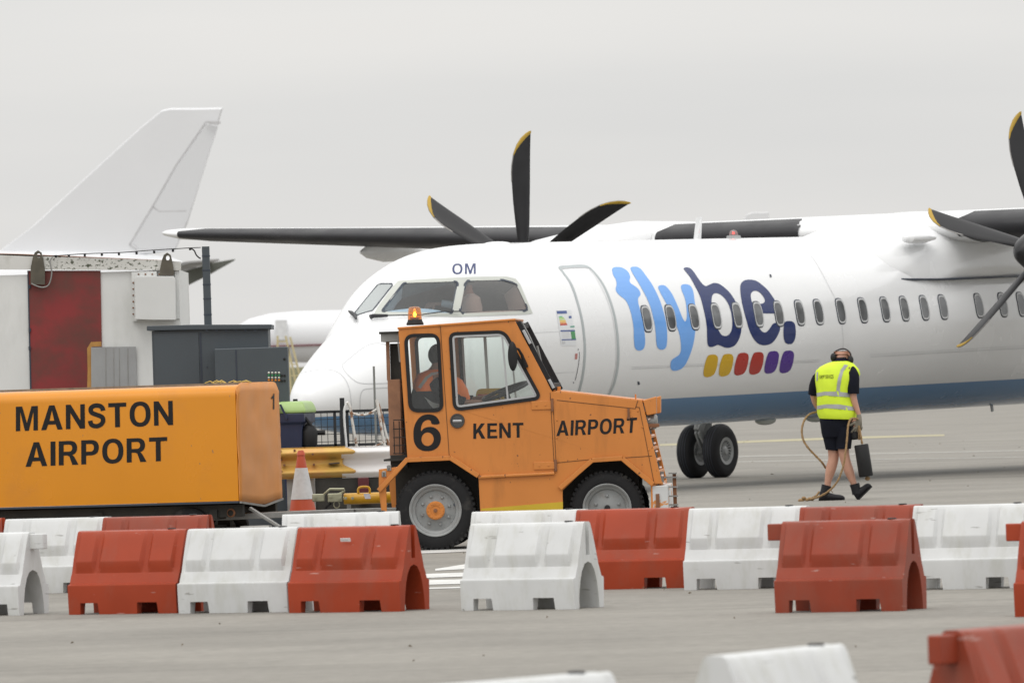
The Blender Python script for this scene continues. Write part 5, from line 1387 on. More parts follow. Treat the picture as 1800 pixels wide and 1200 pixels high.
for y_ in (504, 580, 612): 
    x, z = CB.at(52.5, y_); part('door_hinge', MB().lathe([(.014, -.02), (.014, .02)], (x, -.03, z), (0, 0, 1), 8, True), M_SEAL, cab)
slab('ochre_patch', [(160, 601), (178, 600), (178.5, 608.5), (161.5, 609), (161, 650), (161, 690), (153, 690), (154, 650), (153, 612)], -.024, -.0, mat('ochre_primer', (.42, .22, .06), .8, var=.2, vscale=6))
pt_ = slab('patch_sheet', [(160, 610), (238.5, 609), (240.5, 690), (160.5, 690)], -.035, -.02, mat('galvanised_sheet', (.33, .34, .345), .45, metal=.3, var=.08, vscale=3, dirt=(.2, .2, .2), dirt_amt=.5, dirt_scale=(9, 9, .6)))
for px_ in (186, 200, 210, 225): 
    p = CB.at(px_, 612); q = CB.at(px_ + .5, 690); part('sheet_rib', MB().bar((p[0], -.036, p[1]), (q[0], -.036, q[1]), .008, .006, Vector((0, 1, 0))), M_STEEL, pt_)
cbx('vent_flange', (231, 478), (278, 563), -.04, 0, M_CW2)
vb = slab('vent_box', [(237, 489), (240, 485.5), (304, 485.5), (307.5, 489), (308.5, 562), (268, 562), (238, 561)], -.22, -.03, M_CW2, bevel=.012)
slab('wall_corner_strip', [(307, 474), (315, 474), (316, 560), (309, 560)], -.02, 0, M_CW2)
for k in range(6):
    x, z = CB.at(234.5, 497 + k * 11); part('bolt', MB().lathe([(.010, -.04), (.010, -.05), (.001, -.051)], (x, 0, z), (0, 1, 0), 8), M_RUST, cab)
for k in range(4):
    x, z = CB.at(244 + k * 12, 482); part('bolt', MB().lathe([(.010, -.04), (.010, -.05), (.001, -.051)], (x, 0, z), (0, 1, 0), 8), M_RUST, cab)
M_LUG = mat('lug_brown_steel', (.09, .08, .06), .7, var=.25, vscale=9)
def lug(dx, y1_, low):
    base = [(54, y1_ + 30), (58, y1_ + 12), (61, y1_ + 4), (67, y1_), (73, y1_ + 4), (76, y1_ + 16), (79, y1_ + 34), (79, y1_ + low), (54, y1_ + low)]
    hole = [(68 + 3.4 * math.cos(a) + dx, y1_ + 9.5 + 3.4 * math.sin(a) * 1.3) for a in [2 * math.pi * k / 12 for k in range(12)]]
    o = part('lifting_lug', MB().plate(CB.pts([(x + dx, y) for x, y in base], -.07), [CB.pts(hole, -.07)], V3, -.085, -.052), M_LUG, cab)
lug(0, 440, 60)
base = None
lug(227, 444, 40)
tpart(CB, cab, 'cable', [(92, 452), (88, 460), (91, 480), (86, 500), (75, 505), (63, 502), (55, 498)], .008, -.09, M_STEEL)
# catenary cable with clips from the cabin to the chimney pole
ct = [(92, 450), (150, 446), (210, 444), (265, 440), (330, 436), (353, 435)]
cbl = part('overhead_cable', MB().tube(tube_px(CB, ct, .004, -.1)[0], .005, 6), M_RUB, cab, True)
for px_, py_ in ((98, 449), (121, 448), (149, 447.5), (179, 446), (209, 445), (240, 443.5), (271, 441.5), (304, 439), (334, 436)):
    x, z = CB.at(px_, py_, -.1); part('cable_clip', MB().box((x, -.1, z - .01), (.025, .02, .03)), M_RUB, cbl)
tpart(CB, cbl, 'cable_end', [(334, 436), (341, 440), (345, 448), (350, 453), (353, 454)], .008, -.1, M_RUB)

# ------------------------------------------------------------------ grey switchgear cabinets
GC = Side(330, 900, R(0), 81.5)
M_GC = mat('slate_grey_cabinet', (.058, .072, .084), .5, var=.04, vscale=3)
def gthing(name, lab, cat): return thing(name, lab, cat, GC.M)
gc = gthing('switch_cabinet', 'tall slate grey steel cabinet with flat overhanging lid in front of the cabin', 'cabinet')
def gbx(root, name, a, b, y0, y1, m, **k):
    p = GC.at(*a, y0); q = GC.at(*b, y0)
    return part(name, MB().box(((p[0] + q[0]) / 2, (y0 + y1) / 2, (p[1] + q[1]) / 2), (abs(q[0] - p[0]), y1 - y0, abs(p[1] - q[1]))), m, root, **k)
p = GC.at(266.5, 582); q = GC.at(471, 580)
part('cabinet_body', MB().box(((p[0] + q[0]) / 2, .4, p[1] / 2), (q[0] - p[0], .8, p[1])), M_GC, gc, bevel=.004)
gbx(gc, 'cabinet_door', (270, 586), (353, 720), -.012, 0, M_GC, bevel=.004)
gbx(gc, 'cabinet_seam', (353.6, 584), (354.8, 720), -.004, 0, M_SEAL)
part('cabinet_lid', MB().plate(GC.pts([(258, 573), (340, 570.5), (477, 570), (477, 578), (340, 579.5), (258, 581)], -.05), [], V3, -.05, .86), M_GC, gc, bevel=.004)
for k in range(6):
    x, z = GC.at(364 + k * 17, 581); part('lid_bolt', MB().box((x, -.055, z), (.018, .02, .012)), M_SEAL, gc)
x, z = GC.at(364, 645); part('lock', MB().lathe([(.008, 0), (.008, -.01), (.001, -.011)], (x, 0, z), (0, 1, 0), 8), M_SEAL, gc)
g2 = gthing('control_cabinet', 'lower slate grey control box with green and orange indicator lamps', 'cabinet')
p = GC.at(377, 613, -.35); q = GC.at(505.5, 613, -.35)
part('cabinet_body', MB().box(((p[0] + q[0]) / 2, -.175 - .005, p[1] / 2), (q[0] - p[0], .34, p[1])), M_GC, g2, bevel=.012)
gbx(g2, 'cabinet_seam', (416, 615), (416.8, 720), -.354, -.35, M_SEAL)
LG = mat('green_lamp', (.02, .22, .08), .3); LO = mat('orange_lamp', (.6, .2, .02), .3); LW = mat('white_cap', (.6, .6, .55), .4)
for j, (yy, m) in enumerate(((655, LW), (659.5, LG), (663.5, LW), (668, LO))):
    for k in range(4):
        x, z = GC.at(472.5 + k * 6, yy, -.35)
        part('indicator_lamp', MB().lathe([(.013, 0), (.012, -.015), (.006, -.022), (.001, -.023)], (x, -.35, z), (0, 1, 0), 10), m, g2, True)
for c in ((495, 660), (500, 660), (495, 669), (500, 669), (500, 631)):
    x, z = GC.at(*c, -.35); part('push_button', MB().lathe([(.014, 0), (.012, -.012), (.001, -.013)], (x, -.35, z), (0, 1, 0), 10), M_RUB, g2, True)
pa = GC.at(359, 432, .5); pb = GC.at(363, 572, .5)
pole = thing('flue_pole', 'slate grey square pole with metal bands rising behind the tall grey cabinet', 'pole', GC.M)
part('pole_shaft', MB().box((pb[0], .94, pa[1] / 2), (.082, .082, pa[1])), M_GC, pole)
for yy in (450, 475, 500, 525, 553):
    z = GC.at(360, yy, .94)[1]; part('pole_band', MB().box((pb[0], .94, z), (.09, .09, .012)), M_SEAL, pole)

# ------------------------------------------------------------------ far jets
M_JW = mat('jet_white', (.72, .73, .75), .4, var=.02, vscale=.2)
M_JG = mat('jet_belly_grey', (.34, .34, .34), .5, var=.05, vscale=.3)
M_JR = mat('jet_maroon', (.16, .05, .06), .5)
JY = 430.0
j1 = thing('parked_jet', 'large plain white jet airliner tail rising behind the site cabin', 'airliner', Matrix.Translation((atY(200, 700, JY).x, JY, 0)))
JM = j1.matrix_world.copy()
def jp(px_, py_, dy=0, Y=JY, M=None):
    return atY(px_, py_, Y + dy)
def jrel(L, y, Y, root): return [(atY(a, b, Y).x, atY(a, b, Y).z) for a, b in L]
def jet_plate(root, name, L, Y, th, m, **k):
    P = [atY(a, b, Y) for a, b in L]
    c = sum(P, Vector()) / len(P)
    mb = MB().loft([[p.lerp(c, .02) + Vector((0, -th, 0)) for p in P], P, [p.lerp(c, .02) + Vector((0, th, 0)) for p in P]])
    return part(name, mb, m, root, world=True, **k)
fin = jet_plate(j1, 'tail_fin', [(-10, 448), (55, 400), (170, 295), (250, 222), (285, 194), (300, 190.5), (345, 190.5), (392, 189.5), (330, 392), (308, 440), (250, 448)], JY, .14, M_JW, smooth=False)
def jline(root, L, Y, w, m, y=-.42):
    mb = MB()
    for a, b in zip(L, L[1:]): mb.bar(atY(*a, Y) + Vector((0, y, 0)), atY(*b, Y) + Vector((0, y, 0)), w, .02, Vector((0, 1, 0)))
    return part('rudder_joint', mb, m, root, world=True)
M_JL = mat('jet_joint_grey', (.52, .52, .53), .6)
jline(j1, [(362, 215), (310, 290), (270, 360), (228, 430), (242, 440)], JY, .07, M_JL, -.16); jline(j1, [(270, 364), (280, 372), (328, 371)], JY, .07, M_JL, -.16)
jet_plate(j1, 'rudder', [(364, 216), (384, 220), (331, 385), (308, 438), (246, 440), (232, 429), (312, 291)], JY - .12, .05, mat('jet_rudder_white', (.66, .67, .69), .6, var=.01, vscale=.2))
jet_plate(j1, 'rudder_horn', [(360, 213), (388, 214), (386, 219), (368, 219)], JY - .5, .05, M_JL)
def tube_jet(root, name, L, Y, m, n=28):
    """L: (px, top py, bottom py) along the body"""
    rr = []
    for px_, t_, b_ in L:
        a = atY(px_, t_, Y); b = atY(px_, b_, Y); c = (a + b) / 2; r_ = (a - b).length / 2
        rr.append([Vector((c.x, Y + math.cos(2 * math.pi * k / n) * r_, c.z + math.sin(2 * math.pi * k / n) * r_)) for k in range(n)])
    return part(name, MB().loft(rr), m, root, True, world=True)
tube_jet(j1, 'fuselage', [(-1500, 470, 640), (-600, 445, 640), (-100, 442, 630), (100, 441, 590), (230, 444, 540), (300, 452, 510), (345, 468, 492), (352, 476, 484)], JY, M_JW)
P = [atY(a, b, JY) for a, b in ((300, 478), (360, 487), (418, 455), (380, 470), (330, 505), (310, 512))]
st_ = MB().loft([[Vector((atY(x, yt, JY).x, JY + dy, atY(x, yt, JY).z)) for x, yt in ((250, 470), (330, 462), (345, 470), (255, 482))] for dy in (0,)] +
                [[Vector((atY(x, yt, JY).x, JY - 6.5, atY(x, yt, JY).z)) for x, yt in ((345, 462), (392, 458), (394, 461), (346, 465))]])
part('tailplane', st_, M_JG, j1, world=True)
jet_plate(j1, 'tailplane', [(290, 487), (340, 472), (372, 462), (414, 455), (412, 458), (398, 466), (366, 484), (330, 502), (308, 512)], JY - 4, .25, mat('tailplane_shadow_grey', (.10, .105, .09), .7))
part('landing_gear', MB().tube([atY(-300, 640, JY), Vector((atY(-300, 640, JY).x, JY, .6))], .25, 10).lathe([(.001, -.3), (.6, -.3), (.62, 0), (.6, .3), (.001, .3)], Vector((atY(-300, 640, JY).x, JY, .6)), (0, 1, 0), 24), M_DK, j1, world=True)
JY2 = 565.0
j2 = thing('parked_jet', 'distant white jet airliner with a thin maroon cheatline beyond the turboprop nose', 'airliner', Matrix.Translation((atY(500, 700, JY2).x, JY2, 0)))
tube_jet(j2, 'fuselage', [(405, 590, 604), (415, 574, 614), (440, 560, 625), (475, 551, 633), (520, 547, 637), (600, 545, 637), (900, 535, 628), (1150, 520, 600), (1330, 500, 545), (1420, 495, 515)], JY2, M_JW)
P = [atY(x, y, JY2) for x, y in ((440, 608.5), (900, 594.5), (900, 597.5), (440, 611.5))]
rad2 = (atY(520, 547, JY2) - atY(520, 637, JY2)).length / 2
part('cheatline', MB().loft([[p + Vector((0, -rad2 - .06, 0)) for p in P], [p + Vector((0, -rad2 + .4, 0)) for p in P]]), M_JR, j2, world=True)
P = [atY(x, y, JY2) for x, y in ((430, 613), (900, 599), (900, 626), (520, 636), (470, 631))]
jet_plate(j2, 'tail_fin', [(1240, 520), (1300, 400), (1312, 377), (1322, 373.5), (1351, 373), (1352, 384), (1350, 520)], JY2, .3, M_JW)
part('cabin_door', MB().box(atY(496, 580, JY2) + Vector((0, -rad2 + .03, 0)), (.9, .1, 1.5)), mat('jet_door_white', (.66, .67, .68), .5), j2, world=True)
for px_ in (560, 950):
    q_ = atY(px_, 640, JY2)
    part('landing_gear', MB().tube([q_, Vector((q_.x, JY2, .5))], .15, 8).lathe([(.001, -.3), (.5, -.3), (.52, 0), (.5, .3), (.001, .3)], Vector((q_.x, JY2, .5)), (0, 1, 0), 20), M_DK, j2, world=True)
# yellow steps rails in front of the far jet
st = thing('aircraft_steps', 'blurred yellow framed aircraft steps standing by the distant jet', 'steps', Matrix.Translation((atY(515, 660, 300).x, 300, 0)))
s0 = MB()
for a, b in (((488, 590), (488, 628)), ((502, 590), (524, 690)), ((510, 592), (532, 680)), ((506, 610), (512, 700))):
    s0.bar(atY(*a, 300), atY(*b, 300), .08)
for a, b in (((488, 600), (506, 600)), ((488, 615), (509, 615)), ((514, 640), (522, 640)), ((512, 660), (528, 660))): s0.bar(atY(*a, 300), atY(*b, 300), .05)
for a in ((512, 700), (532, 680), (524, 690), (488, 628)): q_ = atY(*a, 300); s0.bar(q_, Vector((q_.x, 300, 0)), .08)
part('handrail', s0, mat('steps_yellow', (.5, .43, .24), .6), st, world=True)
# ------------------------------------------------------------------ water-filled plastic barriers
BL_, BW, BH = .95, .215, .62
M_RED = mat('red_barrier_plastic', (.33, .046, .015), .42, spec=.3, var=.10, vscale=2.5, dirt=(.26, .08, .05), dirt_amt=.6, chips=((.48, .30, .26), .6, (5, 5, 34), .70, .73), dirt_scale=(4, 4, 2), dirt_lo=.5, dirt_hi=.75, rnd=True)
M_RED2 = mat('faded_red_barrier_plastic', (.275, .046, .021), .45, spec=.3, var=.14, vscale=2.5, dirt=(.20, .09, .065), dirt_amt=.45, chips=((.42, .28, .25), .6, (6, 6, 30), .69, .73), dirt_scale=(4, 4, 2), dirt_lo=.42, dirt_hi=.7, rnd=True)
M_WHB = mat('white_barrier_plastic', (.60, .61, .61), .45, var=.06, vscale=3, dirt=(.42, .42, .36), dirt_amt=.5, chips=((.16, .15, .13), .55, (5, 5, 30), .69, .73), dirt_scale=(7, 7, 2.2), dirt_lo=.48, dirt_hi=.72, rnd=True)
def barrier_mesh():
    # rows up the face: (z, half width); panels stand proud between channels
    rows = [(0, .205), (.05, .208), (.085, .21), (.210, .215), (.221, .211), (.226, .184), (.295, .156), (.305, .148), (.34, .138), (.385, .125), (.40, .121), (.50, .088), (.56, .067), (.595, .054), (.612, .044), (.62, .028)]
    xs_ = [0, .012, .03, .048, .18, .205, .235, .26, .60, .625, .665, .69, .875, .895, .935, .95]
    def panel(x):
        for a, b, c, d in ((.03, .048, .18, .205), (.235, .26, .60, .625), (.665, .69, .875, .895)):
            if b <= x <= c: return 1
            if a < x < b: return (x - a) / (b - a)
            if c < x < d: return (d - x) / (d - c)
        return 0
    def bulge(z):
        if z <= .307 or z >= .615: return 0
        if z < .392: return (z - .305) / .08
        return 1 - (z - .385) / .21 * .6 if z < .6 else .3
    rings = []
    for x in xs_:
        e = .35 if x in (0, .95) else 0
        r = []
        for z, w in rows: r.append(Vector((x, -(w + .033 * panel(x) * bulge(z)) , z)))
        for z, w in reversed(rows): r.append(Vector((x, (w + .033 * panel(x) * bulge(z)), z)))
        rings.append(r)
    return MB().loft(rings)
def barrier_cutters():
    c = []
    arch = [(-.145, -.02), (-.135, .10), (-.115, .20), (-.088, .27), (-.05, .318), (0, .335), (.05, .318), (.088, .27), (.115, .20), (.135, .10), (.145, -.02)]
    c.append(MB().loft([[Vector((x, y, z)) for y, z in arch] for x in (-.1, 1.1)]))
    for x0, x1 in ((.10, .27), (.60, .79)):
        c.append(MB().loft([[Vector((x0 + (.006 if z > 0 else 0), y, z)) if k == 0 else Vector((x1 - (.012 if z > 0 else 0), y, z)) for k, z in ((0, -.02), (1, -.02), (1, .085), (0, .085))] for y in (-.4, .4)]))
    # socket for the neighbour's tab
    c.append(MB().box((.95, 0, .53), (.12, .05, .30)))
    return c
def make_barrier(name, m, label, M, group):
    th_ = thing(name, label, 'barrier', M, group)
    b = part('barrier_body', barrier_mesh(), m, th_)
    for c in barrier_cutters(): solid_cut(b, c)
    me = b.data
    me.materials.clear(); me.materials.append(m)
    for p in me.polygons: p.use_smooth = True; p.material_index = 0
    bv = b.modifiers.new('bevel', 'BEVEL'); bv.width = .006; bv.segments = 2; bv.limit_method = 'ANGLE'; bv.angle_limit = R(28)
    b.modifiers.new('wn', 'WEIGHTED_NORMAL')
    part('coupling_tab', MB().box((-.055, 0, .548), (.13, .062, .115)), m, th_, bevel=.008)
    part('filler_cap', MB().lathe([(.032, .612), (.032, .626), (.026, .629), (.001, .629)], (.80, 0, 0), (0, 0, 1), 16), M_RUB, th_, True, angle=40)
    return th_
def bmat_at(P, ang, corner=Vector((0, -BW, 0)), flip=False):
    x = Vector((math.cos(ang), -math.sin(ang), 0)); y = Vector((0, 0, 1)).cross(x)
    if flip: x, y = -x, -y
    O = Vector((P.x, P.y, 0)) - x * corner.x - y * corner.y
    return basis(x, y, Vector((0, 0, 1)), O)
BARS = [
 (1362, 1077, 26, 'f', 'faded red barrier standing alone in the front row right of the white gap', 0),  # pixel of the near lower left corner, yaw, colour, label
 (120, 1080, 29, 'r', 'red barrier in the front row, leftmost red one, between two white ones', 0),
 (313, 1078, 29, 'w', 'grimy white barrier wedged between two red ones in the front row', 0),
 (507, 1077, 30, 'r', 'red barrier in front of the big rear tractor wheel, with small white sticker', 0),
 (810, 1073, 31, 'w', 'white barrier standing alone in the front row with its arched end showing', 0),
 (1783, 1084, 26, 'r', 'red barrier cut off by the right edge of the frame', 0),
 (-3, 1044, 24, 'w', 'white back row barrier below the first letters of the trailer', 0),
 (170, 1042, 22, 'f', 'dull red back row barrier right of a white one, below the trailer body', 0),
 (495, 1040, 6, 'w', 'low seen white back row barrier between cone and rear tractor wheel', 0),
 (820, 1039, 20, 'w', 'white back row barrier directly below the tractor sill', 0),
 (1004, 1037, 22, 'r', 'red back row barrier below the front tractor wheel', 0),
 (1202, 1037, 22, 'w', 'white back row barrier just right of the tractor bumper', 0),
 (1398, 1037, 22, 'f', 'faded red back row barrier below the feet of the walking man', 0),
 (1597, 1037, 22, 'w', 'white back row barrier behind the lone faded red one, right of it', 0),
 (1795, 1037, 22, 'w', 'sliver of white back row barrier at the right edge', 0),
 (-188, 1044, 22, 'r', 'red back row barrier cut off by the left edge of the frame', 0),
]
proto = {}
allb = []
def dup(root, M, label):
    r = root.copy(); C.objects.link(r); r.matrix_world = M; r['label'] = label; TM[r] = M.inverted()
    for ch_ in root.children:
        c = ch_.copy(); C.objects.link(c); c.parent = r
    return r
GRP = 'plastic road barriers in rows'
def put(M, col, label, tab=False):
    if 'base' not in proto:
        proto['base'] = make_barrier('plastic_barrier', M_RED, label, M, GRP); r = proto['base']
    else:
        r = dup(proto['base'], M, label)
    m = {'r': M_RED, 'w': M_WHB, 'f': M_RED2}[col]
    key = 'm' + col
    if key not in proto:
        proto[key] = {}
        for ch_ in r.children:
            n = ch_.name.split('.')[0]
            me = ch_.data.copy() if r is not proto['base'] else ch_.data
            if n != 'filler_cap': me.materials.clear(); me.materials.append(m)
            proto[key][n] = me
    for ch_ in list(r.children):
        if not tab and r is not proto['base'] and ch_.name.startswith('coupling_tab'): bpy.data.objects.remove(ch_); continue
        ch_.data = proto[key][ch_.name.split('.')[0]]
    return r
jr = random.Random(11)
for px_, py_, ang, col, lab, fl in BARS:
    r = put(bmat_at(gnd(px_, py_), R(ang + jr.uniform(-1, 1))), col, lab, px_ in (1362, 1783))
    allb.append(r)
    if px_ == 507:
        sv = Side(px_, py_, R(ang))
        st_o = MB().box((.46, -.137, .525), (.085, .004, .026), Matrix.Rotation(R(20), 3, 'X'))
        part('sticker', st_o, mat('sticker_pale', (.7, .68, .68), .4), r)
        stt = MB()
        for k in range(5): stt.box((.432 + k * .012, -.1395, .525), (.007, .002, .012), Matrix.Rotation(R(20), 3, 'X'))
        part('sticker_print', stt, M_LINE, r)
# turned round: tab points to the right
P = gnd(33, 1081)
x_ = Vector((math.cos(R(29)), -math.sin(R(29)), 0))
r = put(bmat_at(P, R(29), Vector((0, BW, 0)), True), 'w', 'white front row barrier at the left edge with its coupling tab pointing right', True)
# nearest ones, only their tops in the frame, ridge running away to the right
for px_, py_, ang, col, lab in ((1256, 1152, -60, 'w', 'white barrier in the right foreground cut off by the bottom edge'), (1672, 1107, -50, 'f', 'red barrier in the bottom right corner with its square tab on the left'),
                                (763, 1204, -52, 'w', 'white barrier whose top edge just peeps over the bottom edge of the frame')):
    put(bmat_at(gnd(px_, py_, .62), R(ang), Vector((0, 0, 0))), col, lab, col == 'f')

# ------------------------------------------------------------------ people
M_SKIN = mat('skin', (.50, .27, .19), .5, var=.08, vscale=12)
M_HIVIS = mat('yellow_hi_vis', (.62, .80, .03), .65, var=.06, vscale=6, bump=.25, bscale=14)
M_REFL = mat('reflective_tape', (.36, .37, .37), .45, var=.06)
M_NAVYC = mat('navy_cloth', (.009, .010, .016), .9, spec=.15, var=.25, vscale=8, bump=.3, bscale=16)
M_BOOT = mat('black_boot_leather', (.014, .014, .017), .6, spec=.3, var=.2, vscale=9)
M_GLOVE = mat('grey_work_glove', (.22, .20, .16), .8, var=.2, vscale=12)
M_OVEST = mat('orange_hi_vis', (.95, .21, .03), .6, var=.05)
def skin_body(name, V, E, m, root, sub=2, rootv=0):
    """V: (point, radius or (rx, ry)); E: edges; one continuous skinned surface"""
    inv = TM[root]
    me = bpy.data.meshes.new(name); me.from_pydata([tuple(inv @ Vector(p)) for p, _ in V], E, [])
    o = bpy.data.objects.new(name, me); C.objects.link(o); o.parent = root
    me.materials.append(m)
    md = o.modifiers.new('skin', 'SKIN'); md.use_smooth_shade = True
    sk = me.skin_vertices[0].data
    for i, (_, r_) in enumerate(V):
        sk[i].radius = (r_, r_) if not isinstance(r_, tuple) else r_
        sk[i].use_root = (i == rootv)
    s_ = o.modifiers.new('sub', 'SUBSURF'); s_.levels = sub; s_.render_levels = sub
    return o
def hand(V, E, wi, wrist, dirv, side, out, scale=1.0, curl=1.0):
    """adds palm, four unequal curled fingers and a thumb to the skeleton"""
    d = Vector(dirv).normalized(); s = Vector(side).normalized(); o = Vector(out).normalized(); sc_ = scale
    b = len(V); V.append((Vector(wrist) + d * .05 * sc_, .026 * sc_)); E.append((wi, b))
    for k, ln in enumerate((.070, .080, .075, .058)):
        q = b
        base_ = Vector(wrist) + d * .085 * sc_ + s * (k - 1.5) * .022 * sc_
        dd = d.copy()
        for j in range(3):
            p = base_ if j == 0 else p + dd * ln * sc_ * .5
            V.append((p, (.011 - .0015 * j) * sc_)); E.append((q, len(V) - 1)); q = len(V) - 1
            dd = (dd + o * .9 * curl).normalized()
    t1 = Vector(wrist) + d * .04 * sc_ - s * .04 * sc_ + o * .01
    V.append((t1, .013 * sc_)); E.append((b, len(V) - 1))
    V.append((t1 + (d * .6 - s * .4 + o * .5).normalized() * .045 * sc_, .011 * sc_)); E.append((len(V) - 2, len(V) - 1))
WY = gnd(1465, 879).y
def wz(x, y, d=0.0): return atY(1400 + x / 4, 600 + y / 4, WY + d)
wk = thing('person', 'walking man in yellow vest, black shorts and ear defenders with head bowed', 'person', Matrix.Translation((wz(275, 1110).x, WY, 0)))
V = [(wz(275, 560), .13), (wz(272, 470), .145), (wz(272, 360), .15), (wz(285, 250, .02), .145), (wz(300, 185, .03), .10), (wz(316, 150, .05), .065), (wz(324, 118, .07), .092), (wz(327, 94, .09), .108), (wz(329, 74, .10), .090)]
E = [(0, 1), (1, 2), (2, 3), (3, 4), (4, 5), (5, 6), (6, 7), (7, 8)]
def chain(start, pts):
    q = start
    for p, r_ in pts:
        V.append((p, r_)); E.append((q, len(V) - 1)); q = len(V) - 1
    return q
# brow, nose and jaw of the bowed head, turned away
chain(7, [(wz(352, 100, .16), .05), (wz(358, 112, .185), .022)]); chain(6, [(wz(352, 135, .13), .05)])
# legs
fl = chain(0, [(wz(255, 620, .03), .095), (wz(262, 790, .04), .075), (wz(262, 830, .04), .068), (wz(243, 890, .05), .074), (wz(222, 980, .06), .046), (wz(214, 1050, .06), .04)])
fr_ = chain(0, [(wz(320, 620, -.04), .095), (wz(332, 780, -.05), .073), (wz(345, 840, -.05), .066), (wz(368, 905, -.05), .070), (wz(398, 985, -.05), .044), (wz(420, 1040, -.05), .04)])
# right arm (near), left arm (far side, hand held in front)
ra = chain(3, [(wz(375, 215, -.06), .07), (wz(395, 300, -.10), .056), (wz(398, 385, -.12), .047), (wz(412, 440, -.12), .043), (wz(436, 505, -.12), .031), (wz(440, 525, -.12), .028)])
hand(V, E, ra, wz(440, 525, -.12), wz(436, 600, -.12) - wz(440, 525, -.12), Vector((1, .2, 0)), Vector((-.6, .6, .2)), 1.15, .8)
la = chain(3, [(wz(180, 220, .06), .07), (wz(130, 310, .10), .055), (wz(118, 380, .14), .045), (wz(132, 430, .20), .042), (wz(175, 500, .28), .032), (wz(190, 520, .30), .028)])
hand(V, E, la, wz(190, 520, .30), Vector((.7, .2, -.5)), Vector((0, 1, 0)), Vector((.5, 0, -.6)), 1.1, .8)
skin_body('body', V, E, M_SKIN, wk)
def ring_(y, cx, hw, dp, dc=0.0, n=32, tilt=0.0):
    c = wz(cx, y, dc); w = hw / 4 / (FPX / WY)
    return [c + Vector((math.cos(2 * math.pi * k / n) * w, math.sin(2 * math.pi * k / n) * dp, tilt * math.cos(2 * math.pi * k / n) * w)) for k in range(n)]
shirt = [ring_(112, 316, 36, .08, .05), ring_(138, 308, 54, .10, .04), ring_(158, 300, 95, .13, .03), ring_(200, 285, 140, .165, .02), ring_(300, 270, 120, .17)]
part('polo_shirt', MB().loft(shirt, False), M_NAVYC, wk, True, world=True)
vr = [ring_(139, 310, 56, .11, .04), ring_(150, 304, 88, .14, .03), ring_(172, 292, 124, .165, .02), ring_(200, 288, 150, .18, .02), ring_(235, 290, 160, .19, .01), ring_(275, 284, 152, .195), ring_(330, 272, 132, .195), ring_(400, 274, 132, .20),
      ring_(450, 280, 138, .205), ring_(500, 284, 140, .205), ring_(530, 288, 136, .205, 0, 32, -.05), ring_(545, 290, 132, .20, 0, 32, -.06)]
vest = part('hi_vis_vest', MB().loft(vr, False), M_HIVIS, wk, True, world=True)
for v in vest.data.vertices:   # cloth folds
    v.co += Vector((0, 1, 0)) * .03 * noise.noise(Vector((v.co.x * 9, v.co.z * 14, 3))) + Vector((1, 0, 0)) * .012 * noise.noise(Vector((v.co.x * 7, v.co.z * 10, 9)))
SVt = Surf(vest, wk, wk.matrix_world.copy())
zq = lambda L: [Vector((1400 + x / 4, 600 + y / 4, 0)) for x, y in L]
for L in ([(143, 362), (200, 352), (290, 352), (400, 366), (400, 392), (290, 386), (200, 378), (146, 388)], [(146, 452), (210, 441), (300, 442), (402, 460), (410, 487), (300, 474), (210, 468), (146, 476)],
          [(338, 162), (362, 168), (330, 210), (316, 260), (306, 320), (305, 353), (280, 351), (284, 300), (294, 250), (310, 200)], [(146, 212), (154, 218), (152, 268), (143, 280), (142, 240)]):
    SVt.decal('reflective_band', fill2d([zq(L)]), M_REFL, 3, .005, vest)
tb_ = text_bm('RAMP SERVICES', 0)
for v in tb_.verts: v.co = Vector((1400 + (165 + v.co.x * 96) / 4, 600 + (263 - v.co.y * 27 - v.co.x * 3) / 4, 0))
SVt.decal('back_print', tb_, M_NAVYC, 0, .006, vest)
def tube_w(name, L, rr, m, n=16, root=wk, sm=True): return part(name, MB().tube(spline([wz(*p) for p in L], 3, False), rr, n), m, root, sm, world=True)
def rads(rr, n): # spread radii over spline samples
    k = (n - 1); res = []
    for i in range(n):
        f = i / k * (len(rr) - 1); j = min(int(f), len(rr) - 2); res.append(rr[j] * (1 - (f - j)) + rr[j + 1] * (f - j))
    return res
def ttube(name, L, rr, m, n=16, root=None):
    P = spline([wz(*p) for p in L], 3, False); return part(name, MB().tube(P, rads(rr, len(P)), n), m, root or wk, True, world=True)
ttube('sleeve', [(372, 185, -.02), (392, 240, -.08), (396, 310, -.11), (398, 368, -.12)], [.06, .088, .082, .078], M_NAVYC)
ttube('sleeve', [(185, 222, .05), (152, 262, .08), (130, 315, .10), (121, 372, .13)], [.05, .078, .075, .07], M_NAVYC)
part('shorts', MB().loft([ring_(505, 284, 118, .16), ring_(540, 284, 122, .17), ring_(590, 285, 116, .165), ring_(640, 284, 108, .15), ring_(670, 284, 100, .13)]), M_NAVYC, wk, True, world=True)
sh1 = part('shorts_leg', MB().loft([ring_(600, 240, 66, .13, .02), ring_(680, 250, 62, .12, .03), ring_(765, 262, 56, .105, .04, 32, -.12)], True), M_NAVYC, wk, True, world=True)
sh2 = part('shorts_leg', MB().loft([ring_(600, 325, 70, .13, -.03), ring_(680, 332, 60, .12, -.04), ring_(755, 330, 54, .105, -.05)], True), M_NAVYC, wk, True, world=True)
